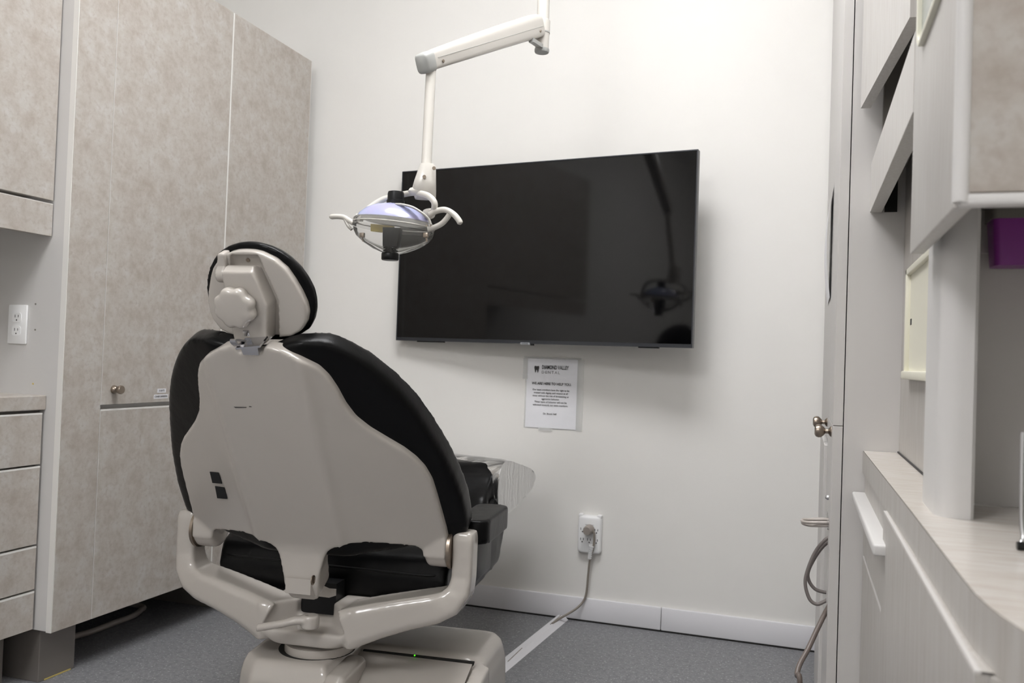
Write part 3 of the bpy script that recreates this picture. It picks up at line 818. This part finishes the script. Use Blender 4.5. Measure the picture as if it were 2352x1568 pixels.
# headrest
HB = Vector((0, -.325, 1.005)); HS = Vector((0, -.41, .912)).normalized(); HN = Vector((1, 0, 0)).cross(HS)
def hpnt(x, s, off): return HB+Vector((x, 0, 0))+HS*s+HN*off
OUTH = [(0, .204), (.020, .202), (.040, .196), (.060, .186), (.078, .171), (.094, .151), (.106, .127), (.114, .103), (.116, .08), (.114, .06), (.108, .04), (.096, .020), (.070, .005), (.040, -.003), (0, -.004)]
INNH = [(0, .193), (.018, .192), (.034, .188), (.060, .174), (.079, .154), (.091, .130), (.101, .105), (.108, .08), (.109, .06), (.103, .04), (.090, .022), (.070, .012), (.04, .009), (0, .009)]
full = OUTH + [(-x, s) for x, s in OUTH[-2:0:-1]]
def hoff(x): return -.014*(abs(x)/.12)**2
def hslab(poly, o0, o1, rings=6, taper=1.0, bow=True):
    bm = BM(); cx = sum(p[0] for p in poly)/len(poly); cs = sum(p[1] for p in poly)/len(poly)
    def ring(k, o): return [hpnt(cx+(x-cx)*k, cs+(s-cs)*k, o+(hoff(cx+(x-cx)*k) if bow else 0)) for x, s in poly]
    ks = [.05, .35, .65, .88, 1.0]
    loft(bm, [ring(k, o1) for k in ks] + ([ring(.985, (o0+o1)/2)] if taper < 1 else []) + [ring(k*taper, o0) for k in ks[::-1]], True)
    return bm
bm = hslab([(x*1.05-.004, .1+(s-.1)*1.015) for x, s in full], -.030, .003, taper=.90)
hc = put('headrest_cushion', bm, 'vinyl', CH); remesh(hc, .0045, 7)
inn_ = INNH + [(-x, s) for x, s in INNH[-2:0:-1]]
inn = [(x*1.0-.004, s) for x, s in inn_]
bm = hslab(inn, -.02, .021)
hp_ = put('headrest_plate', bm, 'plastic', CH)
# recess in the plate
bm = BM(); rec = [(-.047, -.03), (-.052, .085), (-.036, .184), (.026, .184), (.051, .088), (.034, -.03)]
prism(bm, rec, lambda x, s: hpnt(x, s, .0055), lambda x, s: hpnt(x, s, .05))
cut = put('cutter', bm, 'plastic', None)
cut.parent = CH
bpy.context.view_layer.update()
r = hp_.modifiers.new('r', 'REMESH'); r.mode = 'VOXEL'; r.voxel_size = .003
b_ = hp_.modifiers.new('b', 'BOOLEAN'); b_.operation = 'DIFFERENCE'; b_.object = cut; b_.solver = 'EXACT'
r2 = hp_.modifiers.new('r2', 'REMESH'); r2.mode = 'VOXEL'; r2.voxel_size = .0025
s2 = hp_.modifiers.new('s2', 'SMOOTH'); s2.iterations = 4
bake(hp_)
bpy.data.objects.remove(cut)
# knuckle block
blk = [(-.046, .012), (-.046, .158), (.020, .158), (.041, .088), (.026, .010), (.018, .004), (-.036, .004)]
bm = BM(); prism(bm, blk, lambda x, s: hpnt(x, s, -.006), lambda x, s: hpnt(x, s, .046))
lathe(bm, [(.019, 0), (.019, .062)], hpnt(-.043, .146, .026), (1, 0, 0), 24)
kb = put('headrest_knuckle', bm, 'plastic', CH); remesh(kb, .0028, 7)
bm = BM()
lathe(bm, [(.0165, 0), (.017, .02)], hpnt(-.064, .146, .026), (1, 0, 0), 24)
prism(bm, [(-.068, .14), (-.044, .14), (-.043, .19), (-.057, .19)], lambda x, s: hpnt(x, s, .002), lambda x, s: hpnt(x, s, .03))
hg = put('hinge', bm, 'plastic', CH); remesh(hg, .0025, 5)
bm = BM(); lathe(bm, [(.0045, 0), (.004, .0025)], hpnt(-.006, .170, .005), HN, 14); put('screw', bm, 'nickel', hp_)
# lobed knob
kc = hpnt(-.021, .088, .046); bm = BM(); rings = []
for (h, k) in ((0, .93), (.004, .99), (.014, 1.0), (.020, .98), (.0245, .90), (.0265, .75)):
    rg = []
    for i in range(96):
        a = 2*PI*i/96; rr = .0425*k*(1.03-.10*(.5+.5*math.cos(8*a+.5))**1.35*(.5 if k < .8 else 1))
        rg.append(kc+Vector((1, 0, 0))*rr*math.cos(a)+HS*rr*math.sin(a)+HN*h)
    rings.append(rg)
rings.append([kc+Vector((1, 0, 0))*.01*math.cos(2*PI*i/96)+HS*.01*math.sin(2*PI*i/96)+HN*.0272 for i in range(96)])
loft(bm, rings); put('knob', bm, 'plastic', kb, angle=60)
# glide bar
bm = BM()
path = [hpnt(-.014, .035, .048), hpnt(-.015, .012, .045), sp(-.016, .548, .022), sp(-.015, .533, .017), sp(-.012, .5275, .004), sp(-.01, .527, -.02)]
P = spline(path, 6); rr_ = []
for i_, p in enumerate(P):
    t_ = (P[min(i_+1, len(P)-1)]-P[max(i_-1, 0)]).normalized(); n_ = t_.cross(Vector((1, 0, 0))).normalized()
    rr_.append([p+Vector((w_, 0, 0))+n_*h_ for w_, h_ in ((-.0062, -.002), (.0062, -.002), (.0062, .002), (-.0062, .002))])
loft(bm, rr_)
loft(bm, [[sp(x, s_+.004*(x > 0), o) for x, o in ((-.016, -.03), (.028, -.03), (.031, .012), (-.020, .0165))] for s_ in (.5225, .527)])
loft(bm, [[sp(x, s_, o) for x, s_ in ((-.014, .505), (.020, .505), (.022, .5235), (-.016, .5225))] for o in (-.01, .006)])
put('glide_bar', bm, 'chrome', CH, angle=30)

# yoke
bm = BM()
PATH = [((.356, .002, .574), .0225, .027), ((.356, .002, .558), .025, .032), ((.356, .002, .47), .0245, .033), ((.351, .001, .437), .027, .038), ((.332, 0, .411), .031, .046), ((.30, -.004, .397), .034, .052), ((.24, -.012, .383), .036, .054), ((.17, -.024, .364), .041, .054), ((.115, -.036, .347), .046, .056), ((.10, -.040, .340), .048, .056)]
for sg in (1, -1):
    rings = []
    for i, (c, h, d) in enumerate(PATH):
        a = Vector(PATH[max(0, i-1)][0]); b = Vector(PATH[min(len(PATH)-1, i+1)][0])
        t = (b-a); t.y = 0; t.normalize(); n = Vector((-t.z, 0, t.x))
        c = Vector(c); cc = .35
        rg = [c+n*h*u+Vector((0, 1, 0))*d*v for u, v in ((1, -1+cc*.5), (1-cc, -1), (-1+cc, -1), (-1, -1+cc*.5), (-1, 1-cc*.5), (-1+cc, 1), (1-cc, 1), (1, 1-cc*.5))]
        rings.append([Vector((sg*p.x, p.y, p.z)) for p in rg])
    loft(bm, rings)
for sg in (1, -1):
    loft(bm, [[(sg*x, y, z) for x, y in ((.118, -.09), (.108, -.093), (.046, -.03), (.046, .05), (.118, .05))] for z in (.30, .386)])
loft(bm, [[(x, y, z) for x, y in rrect(-w, w, -d0, d1, .03)] for z, w, d0, d1 in ((.285, .05, .06, .06), (.297, .09, .09, .08), (.315, .118, .094, .09), (.330, .125, .094, .09))])
box(bm, (-.06, -.03, .31), (.06, .05, .350))
yk_ = put('yoke', bm, 'plastic', CH); remesh(yk_, .0045, 6)
bm = BM(); box(bm, (-.044, -.012, .345), (.044, .2, .425)); put('lift_mechanism', bm, 'black_plastic', CH, False)
# back link from the boss
bm = BM()
loft(bm, [[(x, -.122, z) for x, z in ((-.034, .425), (.028, .425), (.028, .46), (-.034, .46))], [(x, -.05, z) for x, z in ((-.030, .402), (.043, .402), (.043, .424), (-.030, .424))], [(x, -.014, z) for x, z in ((-.028, .398), (.045, .398), (.045, .414), (-.028, .414))]])
put('back_link', bm, 'plastic', CH, angle=30)
bm = BM(); lathe(bm, [(.011, 0), (.011, .002), (.0075, .003), (.007, .001)], (.0405, -.140, .465), (1, 0, 0), 18); put('pivot_screw', bm, 'nickel', shell)
# pivot rings
for sg in (-1, 1):
    bm = BM(); lathe(bm, [(.043, 0), (.047, .001), (.047, .0085), (.043, .0095)], (sg*.3225, -.004, .531), (sg, 0, 0), 40); put('pivot_ring', bm, 'nickel', CH)
bm = BM(); lathe(bm, [(.010, 0), (.010, .0015), (.008, .002)], (-.2685, -.004, .531), (1, 0, 0), 20); put('pivot_cap', bm, 'plastic', shell)
# lever
bm = BM()
lathe(bm, [(.019, 0), (.021, .003), (.021, .026), (.018, .030)], (.026, -.112, .348), (0, 0, 1), 24)
lp_ = [(.026, -.112, .367), (-.008, -.128, .366), (-.028, -.136, .360), (-.06, -.143, .353), (-.088, -.147, .347)]
lw = [(.019, .010), (.015, .010), (.012, .009), (.010, .009), (.009, .009)]
rg = []
for i, (p, (w, h)) in enumerate(zip(lp_, lw)):
    t = (Vector(lp_[min(i+1, 4)])-Vector(lp_[max(i-1, 0)])).normalized(); n = Vector((-t.y, t.x, 0)).normalized()
    rg.append([Vector(p)+n*w*math.cos(a)+Vector((0, 0, h*math.sin(a))) for a in (2*PI*k/14 for k in range(14))])
loft(bm, rg)
lv = put('release_lever', bm, 'plastic', CH); remesh(lv, .0026, 5)
bm = BM(); lathe(bm, [(.0042, 0), (.0042, .0006)], (.020, -.118, .3778), (0, 0, 1), 14); put('lever_screw', bm, 'inner', lv)

def wrinkle(o, strength, size):
    t_ = bpy.data.textures.new('crease', 'CLOUDS'); t_.noise_scale = size; t_.noise_depth = 1
    d_ = o.modifiers.new('d', 'DISPLACE'); d_.texture = t_; d_.strength = strength; d_.texture_coords = 'LOCAL'; d_.mid_level = .5
    bake(o)
# seat
def slab_yz(bm, prof, hw, hw2=None):
    pass
bm = BM()
prof = [(.040, .385), (.035, .44), (.05, .49), (.09, .512), (.25, .506), (.45, .515), (.56, .56), (.63, .56), (.66, .45), (.60, .37), (.40, .345), (.10, .342)]
W = [.298, .306, .303, .295, .305, .31, .30, .30, .308, .308, .305, .298]
loft(bm, [[(sg*w, y, z) for (y, z), w in zip(prof, W)] for sg in (-1, 1)])
st = put('seat_cushion', bm, 'vinyl', CH); remesh(st, .009, 9); wrinkle(st, .009, .16)
bm = BM()
pts = [Vector((x, y, .455+.004*math.sin(x*20))) for x, y in ((.306, .4), (.303, .2), (.297, .08), (.275, .043), (.2, .036), (0, .033), (-.2, .036), (-.275, .043), (-.297, .08), (-.303, .2))]
tube(bm, spline(pts, 6), .0035, 8); put('piping', bm, 'vinyl', st)
# legrest
bm = BM()
prof = [(.45, .50), (.50, .57), (.57, .628), (.66, .655), (.75, .650), (.86, .622), (1.0, .590), (1.05, .57), (1.04, .54), (.95, .52), (.7, .48), (.5, .45)]
loft(bm, [[(sg*.285, y, z) for y, z in prof] for sg in (-1, 1)])
lg = put('legrest_cushion', bm, 'vinyl', CH); remesh(lg, .009, 10); wrinkle(lg, .02, .13)
bm = BM()
prof = [(.615, .57), (.62, .64), (.68, .672), (.80, .652), (1.0, .61), (1.13, .580), (1.168, .556), (1.17, .535), (1.14, .51), (.95, .495), (.64, .475)]
rings = []
for x, k in ((-.302, .0), (-.308, .6), (-.309, 1), (.302, 1), (.306, .8), (.303, .5)):
    cy, cz = .95, .59
    y0_ = .98-.43*(x+.31)/.62            # the open end of the cover is slanted
    rings.append([(x, 1.17-(1.17-y0_)*(1.17-y)/.555, cz+(z-cz)*(.86+.14*k)) for y, z in prof])
loft(bm, rings)
bg = put('legrest_cover', bm, 'bag', CH); bg['label'] = 'clear wrinkled plastic cover'
sub = bg.modifiers.new('s', 'SUBSURF'); sub.levels = sub.render_levels = 3
dtx = bpy.data.textures.new('wrinkle', 'CLOUDS'); dtx.noise_scale = .05
dm = bg.modifiers.new('d', 'DISPLACE'); dm.texture = dtx; dm.strength = .012; dm.texture_coords = 'LOCAL'
bake(bg)
# armrest
bm = BM()
loft(bm, [[(x, y, z) for x, y in rrect(.312, .400, .032, .29, .030)] for z in (.535, .592)])
ar = put('armrest', bm, 'vinyl', CH); remesh(ar, .005, 6)
bm = BM(); box(bm, (.335, .02, .44), (.375, .2, .54), .01); put('armrest_support', bm, 'black_plastic', CH)
bm = BM(); lathe(bm, [(.007, 0), (.005, .003)], (.352, .045, .5915), (0, 0, 1), 10); put('sticker_scrap', bm, 'white_plastic', ar)

# base
bm = BM(); lathe(bm, [(.064, .282), (.068, .290), (.068, .305)], (0, .005, 0), (0, 0, 1), 48); lathe(bm, [(.080, .258), (.084, .265), (.083, .282), (.064, .286)], (0, .005, 0), (0, 0, 1), 48)
put('swivel_collar', bm, 'plastic', CH)
bm = BM(); lathe(bm, [(.092, .2605), (.092, .2630)], (-.008, .010, 0), (0, 0, 1), 40); put('collar_well', bm, 'dark_gap', CH)
bm = BM()
foot = [(-.155, -.075), (-.11, -.115), (.07, -.115), (.07, .30), (-.15, .30), (-.17, .1)]
def grow(p, g):
    cx = sum(a for a, b in p)/len(p); cy = sum(b for a, b in p)/len(p)
    return [(cx+(a-cx)*g, cy+(b-cy)*g) for a, b in p]
loft(bm, [[(x, y, z) for x, y in grow(foot, g)] for z, g in ((0.0, 1.22), (.10, 1.15), (.222, 1.06), (.248, 1.0), (.262, .93))])
ba = put('base_housing', bm, 'plastic', CH); remesh(ba, .006, 4)
bm = BM()
# pump box: top, rounded right rear corner
pf = [(.055, .0), (.40, .0)]
sec = lambda z, r, b: [(x, y, z) for x, y in rrect(.045, .392-b, .085+b, .325-b*.5, r)]
loft(bm, [sec(0, .02, -.012), sec(.19, .025, -.006), sec(.232, .03, .004), sec(.246, .03, .018), sec(.249, .025, .03)])
box(bm, (.37, -.19, 0), (.402, .1, .13)); loft(bm, [[(.368, y, z) for y, z in ((-.20, .0), (-.19, .10), (-.10, .175), (.0, .225), (.06, .238), (.1, .24), (.1, 0))], [(.404, y, z) for y, z in ((-.20, .0), (-.19, .09), (-.10, .165), (.0, .215), (.06, .228), (.1, .23), (.1, 0))]])
pb3 = put('pump_cover', bm, 'plastic', CH); remesh(pb3, .006, 7)
bm = BM()
loft(bm, [[(x, y, z) for x, y, z in ((.075, .088, .238), (.362, .088, .236), (.362, .088, .02), (.075, .088, .02))], [(.075, .0, .228), (.362, .02, .214), (.362, .02, .02), (.075, -.02, .02)], [(.075, -.10, .17), (.362, -.13, .14), (.362, -.13, .02), (.075, -.10, .02)], [(.075, -.115, .10), (.362, -.18, .07), (.362, -.18, .02), (.075, -.115, .02)]])
put('access_panel', bm, 'plastic', CH, angle=20)
bm = BM(); box(bm, (.08, .086, .225), (.366, .0935, .2405)); put('panel_gap', bm, 'dark_gap', CH, False)
bm = BM()
loft(bm, [[(x, y, z) for x, z in rrect(.060, .118, .0, h, .018)] for y, h in ((-.135, .225), (-.11, .246), (.02, .252))])
pn = put('corner_cover', bm, 'plastic', CH); remesh(pn, .005, 6)
bm = BM(); lathe(bm, [(.0019, 0), (.0016, .0012)], (.215, .087, .2405), (0, -.6, .8), 12); l = put('status_light', bm, 'led', CH); l['label'] = 'small lit green indicator'

# ================================================================== DENTAL LAMP
YLm = 1.93
def lp3(px, py, y=YLm): return at(px, py, 1, y)
top = at(1247, 0, 1, 2.6)
LA = thing('dental_lamp', 'white ceiling-mounted dental lamp on a jointed arm above the chair', 'lamp', (top.x, 2.6, ZC))
elbow = at(985, 150, 1, 2.0); hubp = at(1246, 75, 1, 2.6)
# pole
bm = BM(); lathe(bm, [(.0195, hubp.z+.02), (.0195, ZC)], (hubp.x, 2.6, 0), (0, 0, 1), 24); put('ceiling_pole', bm, 'lamp_white', LA)
bm = BM(); lathe(bm, [(.045, ZC-.03), (.05, ZC-.001)], (hubp.x, 2.6, 0), (0, 0, 1), 24); put('ceiling_plate', bm, 'lamp_white', LA)
zt = at(1246, 47, 1, 2.6).z; zm = at(1246, 75, 1, 2.6).z; z0 = at(1246, 121, 1, 2.6).z
bm = BM(); lathe(bm, [(.0235, zm+.001), (.0235, zt-.002), (.0215, zt)], (hubp.x, 2.6, 0), (0, 0, 1), 28); lathe(bm, [(.0215, z0+.012), (.0225, zm-.002)], (hubp.x, 2.6, 0), (0, 0, 1), 28); put('swivel_hub', bm, 'lamp_white', LA)
bm = BM(); lathe(bm, [(.0215, z0), (.0235, z0+.004), (.0235, z0+.011)], (hubp.x, 2.6, 0), (0, 0, 1), 28); put('hub_cap', bm, 'lamp_grey', LA)
bm = BM(); lathe(bm, [(.024, zm-.003), (.024, zm+.001)], (hubp.x, 2.6, 0), (0, 0, 1), 28); put('swivel_ring', bm, 'lamp_grey', LA)
# arm
A0 = elbow + Vector((0, -.02, .002)); A1 = Vector((hubp.x-.006, 2.585, at(1238, 62, 1, 2.58).z))
t, u, v = frame_of(A1-A0)
def arm_ring(k, w, hb, ht, r=.3):
    c = A0.lerp(A1, k); out = []
    for a in range(24):
        an = 2*PI*a/24; ca, sa = math.cos(an), math.sin(an)
        x = w*math.copysign(abs(ca)**.5, ca); y = math.copysign(abs(sa)**.5, sa); y = y*ht if y > 0 else y*hb
        out.append(c+u*x+v*y)
    return out
bm = BM(); loft(bm, [arm_ring(k, w, hb, ht) for k, w, hb, ht in ((.02, .0205, .024, .024), (.3, .0225, .025, .032), (.6, .0235, .026, .039), (.93, .0245, .028, .044), (.98, .024, .027, .040))])
arm = put('spring_arm', bm, 'lamp_white', LA, angle=60)
bm = BM(); loft(bm, [arm_ring(k, w, hb, ht) for k, w, hb, ht in ((-.03, .016, .022, .017), (-.022, .020, .027, .022), (.022, .0215, .028, .0245))]); put('end_cap', bm, 'lamp_grey', arm, angle=60)
bm = BM()
for sg in (1, -1):
    tube(bm, [A0.lerp(A1, .04)+u*sg*.0218+v*.004, A0.lerp(A1, .97)+u*sg*.0248+v*.004], .0006, 6)
put('seam_line', bm, 'lamp_grey', arm)
for k, w in ((.07, .0215), (.93, .0245)):
    for sg in (1, -1):
        bm = BM(); lathe(bm, [(.0045, 0), (.004, .0025)], A0.lerp(A1, k)+u*sg*w-v*.008, u*sg, 14); put('screw', bm, 'nickel', arm)
bm = BM(); q0, q1 = at(1220, 92, 1, 2.5), at(1243, 107, 1, 2.585)
tt, uu, vv = frame_of(q1-q0); loft(bm, [[p+uu*x+vv*y for x, y in ((-.008, -.006), (.008, -.006), (.008, .006), (-.008, .006))] for p in (q0, q1)]); put('strut', bm, 'lamp_grey', LA, False)
# drop rod
r0, r1 = at(990, 160, 1, 2.0), at(979, 385, 1, 1.955)
bm = BM(); tube(bm, [r0, r1], .0128, 20); put('drop_rod', bm, 'lamp_white', LA)
# neck
n0, n1 = at(981, 380, 1, 1.955), at(972, 452, 1, 1.94)
rgt = Vector((RM[0][0], RM[1][0], 0)).normalized(); dep = Vector((-rgt.y, rgt.x, 0))
def ell(c, a, b, tilt=0): return [c+rgt*a*math.copysign(abs(math.cos(t))**.7, math.cos(t))+dep*b*math.copysign(abs(math.sin(t))**.7, math.sin(t)) for t in (2*PI*k/28 for k in range(28))]
PXM = YLm*1.085/F_PX                                   # metres per photo pixel at the lamp
bm = BM()
loft(bm, [ell(lp3(982, 378, 1.95), .018, .018), ell(lp3(982, 384, 1.95), .0205, .020), ell(lp3(977, 415, 1.945), .0265, .024), ell(lp3(974, 437, 1.945), .030, .025), ell(lp3(977, 457, 1.955), .026, .018)])
nk = put('neck', bm, 'lamp_white', LA, angle=50)
bm = BM()
for (px, py) in ((977, 411), (998, 389)): lathe(bm, [(.0045, 0), (.0045, .003)], lp3(px, py, 1.945)-dep*(.0245 if px < 990 else .012), -dep, 14)
put('screw', bm, 'nickel', nk)
# yoke around the reflector
def flat_tube(bm, pts, w, h, seg=14):
    P = spline(pts, 8); rings = []
    for i, p in enumerate(P):
        t = (P[min(i+1, len(P)-1)]-P[max(0, i-1)]).normalized(); n = t.cross(dep).normalized()
        rings.append([p+n*h*math.cos(a)+dep*w*math.sin(a) for a in (2*PI*k/seg for k in range(seg))])
    loft(bm, rings)
bm = BM()
flat_tube(bm, [lp3(826, 499), lp3(848, 478, 1.95), lp3(880, 458, 1.97), lp3(915, 449, 1.975), lp3(945, 443, 1.95), lp3(965, 444, 1.925), lp3(984, 450, 1.91), lp3(997, 464, 1.905), lp3(997, 480, 1.91), lp3(988, 492)], .009, .0078)
lathe(bm, [(.009, -.014), (.012, -.0115), (.0132, -.006), (.0132, .006), (.012, .0105), (.009, .012)], lp3(985, 491), (rgt*.75-dep*.65).normalized(), 24)
flat_tube(bm, [lp3(908, 469, 1.895), lp3(925, 470, 1.89), lp3(948, 476, 1.89), lp3(968, 488, 1.895), lp3(984, 502, 1.905), lp3(990, 516, 1.91)], .007, .003)
lathe(bm, [(.010, -.008), (.010, .008)], lp3(826, 500), rgt, 20)
loft(bm, [ell(lp3(960, 431, 1.945), .012, .012), ell(lp3(958, 434, 1.94), .018, .018), ell(lp3(956, 440, 1.937), .020, .019), ell(lp3(956, 445, 1.937), .017, .016), ell(lp3(956, 449, 1.937), .009, .009)])
put('lamp_yoke', bm, 'lamp_white', LA, angle=60)
# reflector head; slight roll in the picture plane
HC = lp3(905, 516); ax_w = Vector((0, 0, 1)); RA, RB = .098, .078
wv = (rgt*1.0 + Vector((0, 0, -.07))).normalized(); up_ = wv.cross(dep)*-1
if up_.z < 0: up_ = -up_
def hring(a, b, h, dx=0): return [HC+wv*(a*math.cos(t)+dx)+dep*b*math.sin(t)+up_*h for t in (2*PI*k/48 for k in range(48))]
bm = BM(); loft(bm, [hring(.094, .076, .010), hring(.089, .071, .020), hring(.074, .060, .034), hring(.054, .045, .044), hring(.032, .028, .0495), hring(.008, .008, .051)]); put('reflector', bm, 'dichroic', LA, angle=80)
bm = BM(); loft(bm, [hring(.093, .075, .009), hring(.070, .058, .004), hring(.03, .025, .012), hring(.004, .004, .014)], True); put('reflector_inner', bm, 'lamp_white', LA, angle=80)
bm = BM(); loft(bm, [hring(.1005, .081, -.012), hring(.101, .0815, .006), hring(.096, .078, .011), hring(.094, .075, .011), hring(.097, .078, -.012), hring(.1005, .081, -.012)], False); put('shield_rim', bm, 'shield', LA, angle=60)
bm = BM(); loft(bm, [hring(.0995, .080, -.0135), hring(.0985, .079, -.022), hring(.090, .071, -.036), hring(.070, .054, -.051), hring(.045, .034, -.064), hring(.02, .018, -.072)], False); put('shield_bowl', bm, 'shield', LA, angle=80)
bm = BM(); loft(bm, [hring(.1015, .082, -.0015), hring(.102, .0825, .0), hring(.1015, .082, .0015)], True); bm.free()
bm = BM(); tube(bm, hring(.101, .0815, -.002)+[hring(.101, .0815, -.002)[0]], .0014, 8); put('rim_seam', bm, 'lamp_white', LA)
# module and knobs along the lamp axis
def cyl(prof, c, m, name, par=LA, sx=1, sy=1, seg=28):
    bm = BM(); rings = [[Vector(c)+rgt*r*sx*math.cos(t)+dep*r*sy*math.sin(t)+Vector((0, 0, h)) for t in (2*PI*k/seg for k in range(seg))] for r, h in prof]
    loft(bm, rings); return put(name, bm, m, par, angle=50)
c = lp3(909, 455); cyl([(.0225, -.017), (.0225, -.006), (.0205, -.005), (.0205, .010), (.019, .0155), (.015, .0165)], c, 'black_plastic', 'top_knob')
c = lp3(906, 472); cyl([(.0225, -.006), (.0225, .004)], c, 'lamp_grey', 'collar')
bm = BM(); a = lp3(902, 525); b = lp3(898, 568)
loft(bm, [[a+rgt*x+dep*y for x, y in rrect(-.0225, .0225, -.02, .02, .003, 3)], [b+rgt*x+dep*y for x, y in rrect(-.0185, .0185, -.017, .017, .003, 3)]]); put('lamp_module', bm, 'black_plastic', LA, angle=30)
c = lp3(897, 574); cyl([(.013, -.012), (.013, .006), (.018, .006), (.018, .003), (.0135, .003), (.0135, -.001), (.0185, -.001), (.0185, -.004), (.013, -.004)], c, 'black_plastic', 'ribbed_neck')
c = lp3(896, 588); cyl([(.0195, -.0105), (.0215, -.008), (.0215, .006), (.020, .008)], c, 'black_plastic', 'focus_knob')
bm = BM(); loft(bm, [hring(.03, .006, -.004, -.028), hring(.028, .006, -.022, -.028)]); put('bulb_guard', bm, 'yellow', LA)
for (px, py) in ((832, 540), (978, 540)):
    bm = BM(); c = lp3(px, py, YLm-.02); box(bm, c-Vector((.006, .004, .006)), c+Vector((.006, .004, .006)), .001); tube(bm, [c, c-Vector((-.003, 0, .016))], .002, 8); put('shield_clip', bm, 'nickel', LA)
# handles
bm = BM()
tube(bm, spline([lp3(988, 492, 1.915), lp3(1004, 484, 1.91), lp3(1024, 482, 1.905), lp3(1042, 492, 1.905), lp3(1054, 506, 1.905), lp3(1058, 516, 1.905)], 8), [.0072]*37+[.0066, .0055, .0035, .001], 14)
flat_tube(bm, [lp3(982, 527, 1.915), lp3(998, 522, 1.912), lp3(1015, 513, 1.91), lp3(1028, 499, 1.908), lp3(1034, 488, 1.906)], .006, .0068)
put('handle', bm, 'lamp_white', LA)
bm = BM()
tube(bm, spline([lp3(756, 498, 1.915), lp3(775, 497, 1.915), lp3(790, 499, 1.915), lp3(800, 505, 1.915), lp3(812, 512, 1.915)], 8), [.001, .0045, .0062, .0068]+[.0066]*29, 14)
flat_tube(bm, [lp3(790, 499, 1.915), lp3(795, 510, 1.915), lp3(801, 520, 1.915), lp3(808, 527, 1.92)], .006, .004)
put('handle', bm, 'lamp_white', LA)
bm = BM()
for (px, py) in ((980, 518), (988, 518)): lathe(bm, [(.0022, 0), (.002, .0015)], lp3(px, py, 1.9), -dep, 10)
put('screw', bm, 'nickel', LA)

# ================================================================== light, camera, view
w = bpy.data.worlds.new('World'); SC.world = w; w.use_nodes = True
w.node_tree.nodes['Background'].inputs[0].default_value = (.9, .92, 1, 1)
w.node_tree.nodes['Background'].inputs[1].default_value = 0.0

for o in SC.objects:
    if '_w' in o: del o['_w']

cam = bpy.data.cameras.new('camera'); co = bpy.data.objects.new('camera', cam); COL.objects.link(co)
cam.sensor_fit = 'HORIZONTAL'; cam.sensor_width = 36; cam.lens = F_PX/2352*36
cam.clip_start = .02
co.matrix_world = Matrix.Translation(EYE) @ RM.to_4x4()
cam.dof.use_dof = True; cam.dof.focus_distance = 2.0; cam.dof.aperture_fstop = 6.5
SC.camera = co
SC.view_settings.view_transform = 'Standard'; SC.view_settings.look = 'None'
SC.view_settings.gamma = 1.0; SC.view_settings.use_curve_mapping = False
SC.view_settings.exposure = 0.76
